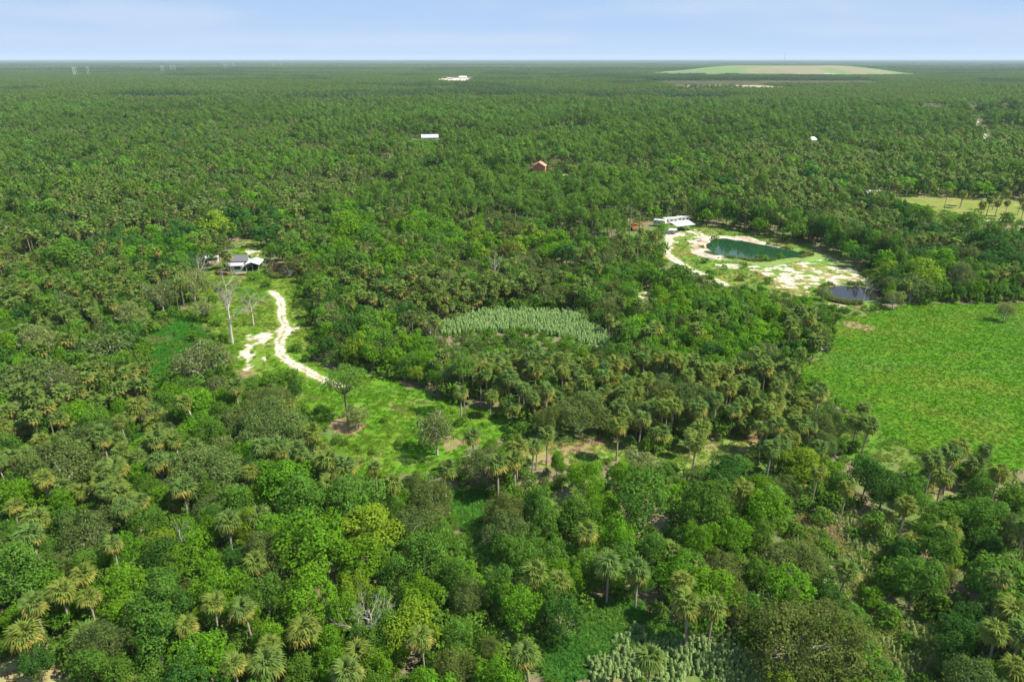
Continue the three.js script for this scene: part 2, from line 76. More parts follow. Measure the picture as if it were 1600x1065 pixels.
const PLACED = [['T',-71.9,-91.0,2.9],['O',-67.7,-88.8,5.1],['G',-76.4,-96.6,2.7],['P',-80.3,-90.4,0],['P',-72.4,-81.0,0],['P',-72.1,-83.8,0],['P',-61.9,-78.0,0],['P',-59.5,-81.8,0],['P',-63.7,-93.2,0],['Y',-55.8,-88.9,2.9],['G',-53.5,-91.7,2.3],['Y',-43.7,-90.8,2.7],['G',-56.1,-78.3,3.6],['G',-54.3,-73.0,2.6],['G',-46.3,-84.2,2.1],['T',-42.4,-83.2,2.0],['G',-39.1,-77.6,2.9],['L',-47.3,-78.0,2.1],['Y',-43.8,-72.4,1.3],['P',-48.9,-75.1,0],['P',-61.5,-72.4,0],['P',-62.9,-67.0,2.2],['P',-39.4,-69.7,0],['P',-35.6,-70.4,0],['P',-34.1,-65.0,0],['P',-57.3,-69.7,0],['P',-46.6,-61.6,0],['P',-58.4,-73.3,0],['P',-64.5,-71.3,0],['O',-54.3,-67.5,3.8],['T',-60.4,-64.6,2.2],['B',-45.7,-66.5,3.9],['G',-38.3,-64.2,3.4],['B',-52.8,-63.2,2.6],['Y',-23.3,-90.8,5.3],['G',-30.6,-85.4,6.2],['G',-22.4,-83.4,4.4],['G',-13.4,-76.5,3.6],['G',-27.6,-75.1,4.7],['G',-23.1,-72.1,2.6],['O',-16.1,-93.7,4.5],['B',-13.1,-83.5,4.1],['Y',-12.7,-69.5,4.0],['L',-7.2,-64.5,3.4],['L',-3.1,-66.8,2.0],['O',-6.2,-76.7,2.8],['P',-26.7,-67.9,2.2],['P',-30.8,-65.9,2.0],['P',-19.4,-64.4,2.0],['P',-29.6,-61.9,1.8],['B',-25.9,-63.7,2.7],['G',-16.6,-63.1,2.6],['O',-34.3,-82.8,3.9],['B',-34.7,-76.2,2.7],['T',3.4,-96.3,3.2],['B',10.7,-94.1,4.6],['B',22.5,-96.5,5.3],['B',32.0,-95.1,4.9],['P',22.5,-89.1,0],['P',11.4,-86.4,0],['P',14.4,-83.8,0],['P',25.1,-86.4,0],['P',28.2,-81.8,0],['P',3.4,-76.8,0],['P',6.6,-76.6,0],['P',18.0,-77.6,0],['P',23.9,-70.8,0],['P',26.7,-70.4,0],['P',2.0,-62.8,0],['P',16.8,-62.5,0],['B',2.4,-82.2,3.2],['B',6.7,-86.0,3.0],['B',17.2,-85.1,3.0],['G',24.3,-81.0,3.3],['L',33.0,-82.2,4.3],['G',35.7,-89.3,3.2],['G',1.5,-72.7,3.2],['T',6.6,-71.3,3.3],['X',37.9,-67.4,8.5],['O',42.8,-83.2,4.8],['T',45.3,-76.7,2.7],['P',49.3,-79.9,0],['T',61.8,-86.9,2.3],['B',66.4,-86.3,3.3],['Y',68.3,-85.2,1.7],['B',71.8,-95.3,3.8],['B',78.4,-94.1,4.2],['T',75.9,-88.3,2.6],['B',58.7,-78.3,3.9],['L',62.9,-80.6,2.8],['T',59.4,-69.4,3.0],['T',63.9,-72.8,2.2],['T',57.5,-66.2,2.5],['P',67.9,-74.7,0],['P',73.8,-80.3,0],['P',67.5,-70.4,0],['P',61.1,-65.3,0],['P',63.6,-65.0,0],['P',78.4,-85.9,0],['P',61.3,-61.3,0],['Y',54.4,-109.9,4.7],['O',48.6,-104.1,3.6],['T',65.4,-106.6,3.3],['T',66.0,-101.9,3.4],['B',68.6,-99.9,3.4],['P',74.8,-129.1,0],['P',71.0,-123.3,0],['P',72.2,-121.2,0],['P',83.1,-110.3,0],['P',78.6,-109.0,0],['P',75.0,-104.3,0],['P',75.6,-101.5,0],['P',86.7,-109.0,0],['P',86.7,-103.1,0],['P',89.8,-102.5,0],['P',80.2,-106.6,0],['P',57.8,-99.2,0],['O',67.6,-128.5,2.5],['P',62.8,-129.7,0],['P',59.8,-132.1,0],['P',60.8,-120.4,0],['P',64.2,-145.1,0],['P',51.9,-117.6,0],['O',14.7,-129.4,6.7],['O',40.3,-133.5,6.2],['O',33.5,-143.4,4.6],['O',5.4,-140.4,4.1],['P',4.8,-114.9,0],['P',3.9,-113.0,0],['P',6.7,-116.9,0],['P',0.9,-109.0,0],['P',24.0,-125.8,0],['P',26.5,-127.1,0],['P',30.4,-128.0,0],['P',33.1,-129.7,0],['P',26.5,-122.8,0],['P',21.1,-118.4,0],['P',36.0,-119.1,0],['P',35.4,-114.2,0],['P',38.9,-122.0,0],['P',46.8,-128.0,0],['P',50.1,-127.4,0],['P',14.3,-144.0,0],['P',38.8,-149.0,0],['S',25.5,-112.7,4.0],['G',19.5,-106.9,3.1],['G',13.1,-105.7,4.1],['G',8.6,-112.4,1.7],['T',38.6,-104.3,4.4],['P',-4.8,-135.8,0],['N',-10.8,-137.2,3.2],['O',-4.8,-109.6,5.2],['P',-7.6,-113.5,0],['P',-24.5,-104.3,0],['P',-21.4,-100.3,0],['P',-11.8,-103.1,0],['O',-18.3,-104.9,2.4],['O',-13.8,-99.4,4.0],['O',-47.5,-121.0,7.0],['O',-53.9,-133.8,4.9],['T',-50.5,-142.4,1.9],['P',-36.3,-113.5,0],['P',-43.5,-110.3,0],['P',-39.3,-108.5,0],['P',-33.6,-104.3,0],['P',-30.0,-104.3,0],['P',-37.1,-106.6,0],['G',-39.2,-102.8,6.1],['B',-35.9,-95.1,4.8],['S',-77.0,-153.8,8.3],['S',-110.8,-203.9,6.0],['S',-109.7,-184.0,4.6],['S',-124.3,-165.1,5.0],['S',-102.7,-140.7,4.4],['S',-108.2,-131.4,3.5],['S',-79.1,-131.4,3.1],['S',-52.7,-117.9,3.2],['S',-68.8,-144.1,3.7],['S',-55.0,-197.8,2.9],['S',-21.3,-216.9,4.3],['S',-32.2,-203.9,3.6],['S',32.2,-203.9,3.4],['S',153.3,-224.1,4.4],['S',104.3,-216.9,2.8],['S',-33.5,-88.4,2.0],['S',-77.3,-102.5,2.8],['O',-71.6,-124.9,3.1],['O',-54.9,-106.8,7.2],['O',-82.6,-106.8,7.0],['O',-84.7,-119.7,4.6],['O',-112.5,-144.7,8.9],['O',-106.0,-165.1,7.7],['O',-56.7,-127.1,5.5],['S',-105.8,-215.6,6.1],['S',-94.6,-197.8,3.9],['S',123.5,-208.9,3.5],['S',152.1,-197.8,3.1],['N',30.4,-306.2,5.8],['N',40.1,-315.8,6.5],['N',48.2,-320.1,6.9],['N',53.5,-306.2,6.1],['N',56.2,-297.1,5.1],['T',20.7,-252.5,5.6],['P',-109.8,-253.5,0],['P',-110.7,-251.6,0],['P',-106.9,-249.8,0],['O',-119.7,-275.0,4.5],['T',-117.8,-319.9,4.5],['O',-92.1,-279.3,5.9],['P',-85.2,-249.8,1.7],['R',-71.6,-220.3,2.8],['R',-99.8,-214.9,2.5],['R',-101.5,-227.3,2.2],['R',-94.8,-196.8,2.6],['R',-89.4,-194.0,2.1],['R',-63.7,-194.0,1.9],['R',-59.8,-174.1,1.9],['R',-87.4,-231.7,2.0],['R',-87.5,-214.9,1.7],['R',-82.4,-181.1,2.2],['R',-54.8,-167.5,1.9],['R',-56.9,-144.9,2.3],['R',-48.3,-138.5,1.9],['R',-43.9,-138.5,1.5],['R',-34.8,-124.3,1.1],['R',-20.4,-116.9,1.1],['R',-28.5,-134.0,0.9],['R',-94.6,-239.3,3.0],['R',-24.1,-124.3,0.9],['R',-31.9,-121.8,0.7],['R',-28.8,-120.8,0.8],['R',-59.4,-152.6,3.2],['R',-55.5,-155.6,2.9],['R',-11.3,-132.5,1.6],['R',-10.7,-134.9,1.1],['R',-25.8,-155.6,2.7],['R',-31.3,-160.2,3.1],['R',-35.9,-162.6,2.5],['R',-20.3,-157.4,2.1],['R',-22.1,-151.9,1.4],['R',70.1,-121.8,2.1],['R',-91.6,-181.1,2.7],['R',-83.6,-151.9,2.4],['R',51.1,-90.0,2.1],['R',48.3,-94.9,2.2],['R',58.2,-94.1,1.8],['R',58.9,-84.0,1.5],['R',46.2,-70.3,1.6],['R',54.6,-71.4,1.6],['R',59.9,-76.1,1.8],['R',70.9,-82.6,1.5],['R',-31.2,-105.6,2.1],['R',-28.8,-108.1,1.4],['R',91.2,-109.1,1.6],['R',73.7,-244.2,2.4],['R',92.3,-236.2,2.3],['R',84.1,-239.3,2.1],['R',133.5,-242.5,3.5]];
const POND_ROW = [[90.8,-336.9],[92.6,-344.3],[92.8,-335.0],[94.6,-342.3],[94.8,-333.1],[96.7,-340.3],[96.8,-331.2],[98.7,-338.3],[98.7,-329.3],[100.7,-336.4],[100.7,-327.5],[102.6,-334.5],[102.6,-325.7],[104.6,-332.6],[104.5,-323.9],[106.5,-330.7],[106.4,-322.1],[108.4,-328.9],[108.2,-320.3],[110.3,-327.0],[110.1,-318.6],[112.2,-325.2],[111.9,-316.9],[114.0,-323.4],[113.7,-315.1],[115.8,-321.7],[115.5,-313.4],[117.6,-319.9],[117.2,-311.8],[119.4,-318.2],[119.0,-310.1],[121.2,-316.4],[120.7,-308.5],[123.0,-314.7],[122.5,-306.8],[124.7,-313.0],[124.2,-305.2],[126.4,-311.3],[125.8,-303.6],[128.1,-309.7],[127.5,-302.0],[129.8,-308.0],[129.2,-300.5],[131.5,-306.4],[130.8,-298.9],[133.2,-304.8],[132.0,-296.8],[134.3,-302.6],[132.6,-294.1],[135.0,-299.8],[133.3,-291.5],[135.6,-297.1],[134.0,-288.9],[136.3,-294.4],[134.6,-286.3],[136.9,-291.8],[135.2,-283.8],[137.5,-289.2],[135.8,-281.3],[138.1,-286.6],[136.5,-278.9],[138.7,-284.1],[137.1,-276.5],[139.3,-281.6],[137.6,-274.1],[139.9,-279.2],[138.2,-271.8],[140.5,-276.8],[138.8,-269.5],[141.1,-274.4],[139.4,-267.3],[141.6,-272.1],[139.9,-265.1],[142.2,-269.8],[140.5,-262.9],[142.7,-267.6],[141.0,-260.7],[143.2,-265.3],[141.5,-258.6],[143.8,-263.1],[142.1,-256.5],[144.3,-261.0],[142.6,-254.4],[144.8,-258.9],[143.1,-252.4],[145.3,-256.8],[143.6,-250.4],[145.8,-254.7],[144.1,-248.4],[146.3,-252.7],[144.6,-246.5],[146.8,-250.6]];

// ---------------------------------------------------------------- helpers for the plan
function boxOf(p) { let a = 1e9, b = 1e9, c = -1e9, d = -1e9; for (const [x, z] of p) { a = Math.min(a, x); b = Math.min(b, z); c = Math.max(c, x); d = Math.max(d, z); } return [a, b, c, d]; }
function prep(p) { return { p, b: boxOf(p) }; }
function inside(q, x, z) {
  const { p, b } = q;
  if (x < b[0] || z < b[1] || x > b[2] || z > b[3]) return false;
  let in_ = false;
  for (let i = 0, j = p.length - 1; i < p.length; j = i++) if (p[i][1] > z !== p[j][1] > z && x < ((p[j][0] - p[i][0]) * (z - p[i][1])) / (p[j][1] - p[i][1]) + p[i][0]) in_ = !in_;
  return in_;
}
const prepAll = (o) => Object.fromEntries(Object.entries(o).map(([k, v]) => [k, prep(v)]));
const open = prepAll(OPEN), pads = prepAll(PADS), dirt = prepAll(DIRT), ponds = prepAll(POND), noTall = NO_TALL.map(prep);
const zones = Object.fromEntries(Object.entries(ZONES).map(([k, v]) => [k, v.map(prep)]));
const openList = Object.entries(open), padList = Object.values(pads), dirtList = Object.values(dirt), pondList = Object.values(ponds);
const openAt = (x, z) => { for (const [k, q] of openList) if (inside(q, x, z)) return k; return null; };
const inAny = (list, x, z) => { for (const q of list) if (inside(q, x, z)) return true; return false; };
function trackDistance(x, z) {
  let best = 1e9;
  for (const [line, half] of Object.values(TRACKS)) for (let i = 1; i < line.length; i++) {
    const [ax, az] = line[i - 1], [bx, bz] = line[i], dx = bx - ax, dz = bz - az, t = clamp(((x - ax) * dx + (z - az) * dz) / (dx * dx + dz * dz));
    best = Math.min(best, Math.hypot(x - ax - dx * t, z - az - dz * t) / half);
  }
  return best;
}
const warp = (x, z, k = 1) => [x + (fbm(x * 0.35, z * 0.35, 3) - 0.5) * 5 * k, z + (fbm(x * 0.35 + 40, z * 0.35 + 11, 3) - 0.5) * 7 * k];

// what the ground is made of at a point: linear colour of the matter
const LITTER = [0.15, 0.125, 0.075], MOSS = [0.085, 0.14, 0.032];
const GRASS = {
  house_lawn: [[0.08, 0.165, 0.013], [0.112, 0.162, 0.022]], track_lawn: [[0.07, 0.168, 0.011], [0.1, 0.168, 0.017]], grass_gap: [[0.07, 0.19, 0.025], [0.09, 0.185, 0.025]], palm_lane: [[0.11, 0.2, 0.03], [0.2, 0.2, 0.06]],
  pasture: [[0.055, 0.142, 0.008], [0.08, 0.146, 0.012]], pasture_foot: [[0.07, 0.155, 0.015], [0.12, 0.16, 0.035]], pond_yard: [[0.085, 0.17, 0.022], [0.17, 0.16, 0.045]], tall_grass: [[0.05, 0.165, 0.025], [0.085, 0.175, 0.025]],
  cane_bed: [[0.08, 0.15, 0.03], [0.12, 0.15, 0.05]], cane_field: [[0.08, 0.17, 0.04], [0.1, 0.18, 0.05]], scrub: [[0.1, 0.18, 0.028], [0.17, 0.19, 0.055]], scrub_gap: [[0.16, 0.2, 0.06], [0.22, 0.19, 0.09]],
  bare_corner: [[0.2, 0.24, 0.08], [0.28, 0.25, 0.12]], golf: [[0.115, 0.165, 0.03], [0.17, 0.175, 0.045]], green_strip: [[0.05, 0.19, 0.02], [0.06, 0.17, 0.02]], house_gap: [[0.13, 0.19, 0.05], [0.18, 0.19, 0.07]],
  sand_gap: [[0.12, 0.17, 0.04], [0.25, 0.22, 0.12]], strip_gap: [[0.14, 0.22, 0.05], [0.22, 0.22, 0.08]],
};
const STRAW = [0.25, 0.2, 0.1], EARTH = [0.21, 0.14, 0.085], SAND = [0.45, 0.405, 0.335];
function groundColor(x, z) {
  const [wx, wz] = warp(x, z), k = openAt(wx, wz), a = fbm(x * 0.16, z * 0.16, 4), b = fbm(x * 0.9 + 31, z * 0.9 + 5, 3), c = noise(x * 2.6, z * 2.6);
  let col;
  if (k) {
    const [g0, g1] = GRASS[k];
    col = mix3(g0, g1, clamp(smooth(0.35, 0.7, a) * 0.8 + (b - 0.5) * 0.9));
    if (k === 'pasture') {
      const rust = smooth(0.6, 0.74, fbm(x * 0.05 + 3, z * 0.08, 4)), dark = smooth(0.56, 0.74, fbm(x * 0.045 + 60, z * 0.11 + 8, 4));
      col = mix3(col, [0.13, 0.15, 0.025], rust * 0.3);
      col = mix3(col, [0.06, 0.115, 0.028], dark * 0.25);
    }
    const dry = smooth(0.6, 0.74, fbm(x * 0.22 + 90, z * 0.22 + 13, 4));
    if (k !== 'pasture' && k !== 'tall_grass' && k !== 'grass_gap') col = mix3(col, STRAW, dry * (k.endsWith('lawn') ? 0.3 : 0.6));
    if (inAny(dirtList, wx, wz)) col = mix3(col, k === 'bare_corner' || k.startsWith('scrub') || k === 'pasture' ? STRAW : EARTH, 0.35 + 0.6 * smooth(0.3, 0.6, b));
  } else col = mix3(LITTER, MOSS, smooth(0.4, 0.62, a));
  const sandy = trackDistance(x + (b - 0.5) * 2.0, z + (c - 0.5) * 1.2) < 0.85 ? 1 : inAny(padList, wx, wz) ? smooth(0.47, 0.57, fbm(x * 0.42 + 7, z * 0.42 + 2, 4)) : 0;
  if (sandy) col = mix3(col, mix3(SAND, [0.33, 0.27, 0.19], smooth(0.45, 0.7, b)), sandy);
  const mid = trackDistance(x, z);
  if (mid < 0.22) col = mix3(col, [0.13, 0.15, 0.05], 0.75 * smooth(0.42, 0.6, fbm(x * 0.5 + 3, z * 0.5, 3)));   // grass between the ruts
  const g = 0.82 + 0.36 * c;
  return [col[0] * g, col[1] * g, col[2] * g];
}

// ---------------------------------------------------------------- naming
const taken = new Map();
const numbered = (n) => { const k = taken.get(n) ?? 0; taken.set(n, k + 1); return k ? n + '_' + String(k).padStart(3, '0') : n; };
function tag(o, label, category, group, kind) { Object.assign(o.userData, { label, category }); if (group) o.userData.group = group; if (kind) o.userData.kind = kind; return o; }
function top(o, name) { o.name = numbered(name); scene.add(o); return o; }
function part(name, geometry, material, parent) { const m = new THREE.Mesh(geometry, material); m.name = name; m.castShadow = m.receiveShadow = true; parent.add(m); return m; }

// ---------------------------------------------------------------- mesh builder: raw triangles with a colour per vertex
class Raw {
  constructor() { this.p = []; this.c = []; this.i = []; }
  v(x, y, z, c) { this.p.push(x, y, z); this.c.push(c[0], c[1], c[2]); return this.p.length / 3 - 1; }
  t(a, b, c) { this.i.push(a, b, c); }
  // a leaf spray: a kite of length s and width w, centred at (x, y, z), lying across the normal n
  leaf(x, y, z, n, s, w, r, c) {
    let ux = r() - 0.5, uy = r() - 0.5, uz = r() - 0.5;
    const d = ux * n[0] + uy * n[1] + uz * n[2];
    ux -= d * n[0]; uy -= d * n[1]; uz -= d * n[2];
    const l = Math.hypot(ux, uy, uz) || 1; ux /= l; uy /= l; uz /= l;
    const vx = n[1] * uz - n[2] * uy, vy = n[2] * ux - n[0] * uz, vz = n[0] * uy - n[1] * ux, h = s / 2, k = w / 2, b = s * 0.12;
    const A = this.v(x - ux * h - n[0] * b, y - uy * h - n[1] * b, z - uz * h - n[2] * b, c), B = this.v(x + vx * k, y + vy * k, z + vz * k, c);
    const C = this.v(x + ux * h - n[0] * b, y + uy * h - n[1] * b, z + uz * h - n[2] * b, c), D = this.v(x - vx * k, y - vy * k, z - vz * k, c);
    this.t(A, B, D); this.t(B, C, D);
  }
  // a tapered tube along points [x, y, z, radius]
  tube(pts, sides, c) {
    let prev = null;
    pts.forEach(([x, y, z, rad], i) => {
      const q = pts[Math.min(i + 1, pts.length - 1)], o = pts[Math.max(i - 1, 0)];
      const d = new THREE.Vector3(q[0] - o[0], q[1] - o[1], q[2] - o[2]).normalize(), u = new THREE.Vector3(0.31, 0.2, 0.93).cross(d).normalize(), v = d.clone().cross(u), ring = [];
      for (let k = 0; k < sides; k++) { const a = (k / sides) * 2 * Math.PI, s = Math.sin(a) * rad, e = Math.cos(a) * rad; ring.push(this.v(x + u.x * e + v.x * s, y + u.y * e + v.y * s, z + u.z * e + v.z * s, c)); }
      if (prev) for (let k = 0; k < sides; k++) { const m = (k + 1) % sides; this.t(prev[k], prev[m], ring[k]); this.t(prev[m], ring[m], ring[k]); }
      prev = ring;
    });
  }
  quad(a, b, c, d, col) { const i = [a, b, c, d].map((q) => this.v(q[0], q[1], q[2], col)); this.t(i[0], i[1], i[2]); this.t(i[0], i[2], i[3]); }
  box(x0, y0, z0, x1, y1, z1, c) {
    const P = (i) => [i & 1 ? x1 : x0, i & 2 ? y1 : y0, i & 4 ? z1 : z0];
    for (const [a, b, d, e] of [[0, 2, 3, 1], [4, 5, 7, 6], [0, 4, 6, 2], [1, 3, 7, 5], [2, 6, 7, 3], [0, 1, 5, 4]]) this.quad(P(a), P(b), P(d), P(e), c);
  }
  geo() {
    const g = new THREE.BufferGeometry();
    g.setAttribute('position', new THREE.Float32BufferAttribute(this.p, 3));
    g.setAttribute('color', new THREE.Float32BufferAttribute(this.c, 3));
    g.setIndex(this.i);
    return g;
  }
}
const WHITE = [1, 1, 1];
const jitter = (c, r, a = 0.18, h = 0.08) => { const k = 1 + (r() - 0.5) * 2 * a, t = (r() - 0.5) * 2 * h; return [c[0] * k * (1 + t), c[1] * k, c[2] * k * (1 - t)]; };

// ---------------------------------------------------------------- materials
const leafMaterials = new Map();
function leafMaterial(tint) {   // vertex colours carry the leaf-to-leaf variation, the tint the kind of tree
  const key = tint.map((v) => v.toFixed(3)).join();
  if (!leafMaterials.has(key)) leafMaterials.set(key, new THREE.MeshPhysicalMaterial({ name: 'leaves', color: new THREE.Color().setRGB(...tint), vertexColors: true, roughness: 1, specularIntensity: 0, transmission: 0.5, thickness: 0, side: THREE.DoubleSide }));
  return leafMaterials.get(key);
}
const plain = (name, c, roughness = 0.9, more = {}) => new THREE.MeshStandardMaterial({ name, color: new THREE.Color().setRGB(...c), roughness, vertexColors: true, side: THREE.DoubleSide, ...more });
const barkMat = plain('bark', [0.17, 0.14, 0.11]), greyBark = plain('grey bark', [0.4, 0.37, 0.32]), deadWood = plain('bleached wood', [0.38, 0.345, 0.295]), palmBark = plain('palm trunk', [0.27, 0.23, 0.18]), pineBark = plain('pine bark', [0.2, 0.15, 0.11]);
const frondMats = [[0.14, 0.215, 0.05], [0.16, 0.23, 0.046], [0.125, 0.21, 0.052], [0.18, 0.235, 0.045]].map(leafMaterial);
const yellowFrond = leafMaterial([0.32, 0.3, 0.07]), strawFrond = leafMaterial([0.45, 0.35, 0.18]);

// ---------------------------------------------------------------- tree shapes
const rndDir = (r) => { const y = r() * 2 - 1, a = r() * 2 * Math.PI, s = Math.sqrt(1 - y * y); return [Math.cos(a) * s, y, Math.sin(a) * s]; };
const unit = (x, y, z) => { const l = Math.hypot(x, y, z) || 1; return [x / l, y / l, z / l]; };
// clumps of foliage spread over the crown's dome; each a bumpy ball of leaf sprays, so that clumps shade one another
function clumpsOf(r, { R, cy, V, n, size, flat = 0.15 }) {
  const out = [], lean = r() * 6.283, lop = 0.12 + 0.22 * r(), ph = r() * 6.283;
  for (let i = 0; i < n; i++) {
    const f = (i + 0.5) / n, y = 1 - f * 1.55, a = i * 2.39996 + r() * 1.4, s = Math.sqrt(Math.max(0, 1 - y * y)), k = (0.48 + r() * 0.46) * (1 + lop * Math.cos(a - lean) + 0.14 * Math.cos(3 * a + ph));
    if (r() < 0.1) continue;
    out.push([Math.cos(a) * s * R * k, cy + y * V * k * (y < 0 ? 0.55 : 1), Math.sin(a) * s * R * k, size * (0.55 + r() * 0.75)]);
  }
  for (let i = 0; i < n * 0.35; i++) {   // twigs that reach out past the rest
    const d = rndDir(r), y = Math.abs(d[1]) * 1.1 - 0.15, k = 0.95 + r() * 0.22;
    out.push([d[0] * R * k, cy + y * V * k, d[2] * R * k, size * (0.22 + r() * 0.28)]);
  }
  out.push([0, cy + V * flat, 0, size * 1.25]);
  return out;
}
function foliage(r, clumps, { leaf, cover, aspect = 0.6, up = 0.35, wild = 0.75, tone = 0.12, moss = 0 }) {
  const m = new Raw();
  for (const [cx, cy, cz, cr] of clumps) {
    const base = 1 + (r() - 0.5) * 2 * tone, n = Math.round((cover * (0.6 + r() * 0.6) * 4 * Math.PI * cr * cr * 0.7) / (leaf * leaf * aspect * 0.5));
    for (let i = 0; i < n; i++) {
      const d = rndDir(r);
      if (d[1] < -0.35 && r() < 0.75) continue;
      const k = cr * (r() < 0.14 ? 1.05 + r() * 0.3 : 0.72 + 0.36 * Math.sqrt(r())), x = cx + d[0] * k, y = cy + d[1] * k * 0.85, z = cz + d[2] * k;
      let buried = false;
      for (const q of clumps) if (q[0] !== cx && Math.hypot(x - q[0], (y - q[1]) / 0.85, z - q[2]) < q[3] * 0.68) { buried = true; break; }
      if (buried) continue;
      const w = rndDir(r), s = leaf * (0.5 + r());
      const c = r() < moss ? jitter([1.7, 1.4, 1.9], r, 0.2, 0.04) : jitter([base, base, base], r, 0.22, 0.1);
      m.leaf(x, y, z, unit(d[0] + w[0] * wild, d[1] + up + w[1] * wild, d[2] + w[2] * wild), s, s * aspect, r, c);
    }
  }
  return m.geo();
}
function woody(r, clumps, { base, fork, rad, limbs, sides = 6, lean = 0.5, reach = 0.85 }) {
  const m = new Raw(), lx = (r() - 0.5) * lean, lz = (r() - 0.5) * lean;
  m.tube([[0, -0.4, 0, rad * 1.5], [0, base * 0.25, 0, rad * 1.05], [lx * 0.5, fork * 0.6, lz * 0.5, rad * 0.9], [lx, fork, lz, rad * 0.75]], sides, WHITE);
  const picks = clumps.slice().sort(() => r() - 0.5).slice(0, limbs);
  for (const [x, y, z] of picks) {
    const ex = lerp(lx, x, reach), ey = lerp(fork, y, reach), ez = lerp(lz, z, reach), mx = lerp(lx, ex, 0.5) + (r() - 0.5) * 0.6, mz = lerp(lz, ez, 0.5) + (r() - 0.5) * 0.6;
    m.tube([[lx, fork - 0.3, lz, rad * 0.55], [mx, lerp(fork, ey, 0.6), mz, rad * 0.36], [ex, ey, ez, rad * 0.12]], Math.max(3, sides - 2), WHITE);
  }
  return m.geo();
}
// kinds of tree; each level of detail has a few variants
function variants(seed, n, make) { return Array.from({ length: n }, (_, i) => make(rng(seed + i * 101))); }
function treeSet(seed, n, shape, leafy, wood) {
  return variants(seed, n, (r) => { const cl = clumpsOf(r, shape); return { crown: foliage(r, cl, leafy), trunk: woody(r, cl, wood) }; });
}
const OAK = { R: 5.4, cy: 4.6, V: 3.6, size: 1.65 }, LEAFY = { R: 3.7, cy: 4.7, V: 3.9, size: 1.3 }, BUSH = { R: 1.5, cy: 0.95, V: 1.0, size: 0.75 }, PINE = { R: 3.1, cy: 11.8, V: 3.9, size: 1.1 };
const oakWood = { base: 1.5, fork: 2.4, rad: 0.38, limbs: 9, lean: 1.2 }, leafyWood = { base: 2, fork: 3.2, rad: 0.2, limbs: 6 }, bushWood = { base: 0.2, fork: 0.4, rad: 0.06, limbs: 4, sides: 4 }, pineWood = { base: 5, fork: 11, rad: 0.2, limbs: 9 };
const SHAPES = {
  oak: { near: treeSet(11, 6, { ...OAK, n: 40 }, { leaf: 0.35, cover: 0.74, aspect: 0.5, moss: 0.04, wild: 0.8 }, oakWood), mid: treeSet(21, 4, { ...OAK, n: 26 }, { leaf: 0.62, cover: 0.75, moss: 0.05, wild: 0.8 }, { ...oakWood, sides: 4 }), far: treeSet(31, 4, { ...OAK, n: 16, size: 2.1 }, { leaf: 1.15, cover: 0.8, moss: 0.04, wild: 0.5, up: 0.25 }, { ...oakWood, limbs: 4, sides: 3 }) },
  leafy: { near: treeSet(41, 8, { ...LEAFY, n: 32 }, { leaf: 0.36, cover: 0.8, aspect: 0.58 }, leafyWood), mid: treeSet(51, 4, { ...LEAFY, n: 20 }, { leaf: 0.6, cover: 0.85 }, { ...leafyWood, sides: 4 }), far: treeSet(61, 4, { ...LEAFY, n: 12, size: 1.6 }, { leaf: 1.0, cover: 0.85, wild: 0.5, up: 0.25 }, { ...leafyWood, limbs: 3, sides: 3 }) },
  sparse: { near: treeSet(71, 4, { ...OAK, n: 30, size: 1.5 }, { leaf: 0.42, cover: 0.7, moss: 0.1, wild: 1.0 }, { ...oakWood, limbs: 20, reach: 1.1 }), far: treeSet(75, 2, { ...OAK, n: 22, size: 1.6 }, { leaf: 0.8, cover: 0.5, moss: 0.15, wild: 1.2 }, { ...oakWood, limbs: 16, sides: 4, reach: 1.05 }) },
  pine: { near: treeSet(81, 3, { ...PINE, n: 20 }, { leaf: 0.55, cover: 0.75, aspect: 0.38, wild: 0.9, up: 0.5 }, pineWood), far: treeSet(85, 4, { ...PINE, n: 12, size: 1.15 }, { leaf: 0.95, cover: 0.8, aspect: 0.55, wild: 0.55, up: 0.3 }, { ...pineWood, limbs: 3, sides: 3 }) },
  grand: { near: treeSet(99, 1, { R: 8.2, cy: 5.0, V: 4.3, size: 1.7, n: 90 }, { leaf: 0.38, cover: 0.7, aspect: 0.5, wild: 0.8 }, { ...oakWood, limbs: 16, rad: 0.5 }) },
  umbrella: { near: treeSet(97, 1, { R: 4.3, cy: 10.2, V: 3.9, size: 1.0, n: 46 }, { leaf: 0.42, cover: 0.6, aspect: 0.35, wild: 1.0, up: 0.5 }, { base: 3, fork: 7.5, rad: 0.24, limbs: 16, lean: 0.8 }) },
  bush: { near: treeSet(91, 4, { ...BUSH, n: 9 }, { leaf: 0.38, cover: 0.8, aspect: 0.55 }, bushWood), far: treeSet(95, 3, { ...BUSH, n: 6 }, { leaf: 0.6, cover: 0.8 }, { ...bushWood, limbs: 2, sides: 3 }) },
};
// colour of each kind's leaves (linear reflectance), a few shades of each
const shades = (c, seed, n = 6, hue = 0.09) => { const r = rng(seed); return Array.from({ length: n }, () => jitter([c[0] * 1.02, c[1] * 1.06, c[2] * 0.72], r, 0.16, hue)); };
const TONES = {
  O: shades([0.112, 0.162, 0.06], 1, 8, 0.05), B: shades([0.098, 0.192, 0.036], 2, 8), T: shades([0.058, 0.135, 0.032], 3, 5), G: shades([0.118, 0.25, 0.024], 4, 8), Y: shades([0.18, 0.27, 0.032], 5, 4, 0.04), L: shades([0.122, 0.152, 0.048], 6, 4, 0.05),
  S: shades([0.17, 0.215, 0.09], 7, 3, 0.04), N: shades([0.122, 0.215, 0.045], 8, 5, 0.06), R: shades([0.1, 0.2, 0.036], 9, 8),
};
const KIND = { O: 'oak', B: 'leafy', T: 'leafy', G: 'leafy', Y: 'leafy', L: 'oak', S: 'sparse', N: 'pine', R: 'bush', X: 'grand', U: 'umbrella' };
TONES.U = TONES.N;
TONES.X = TONES.L;
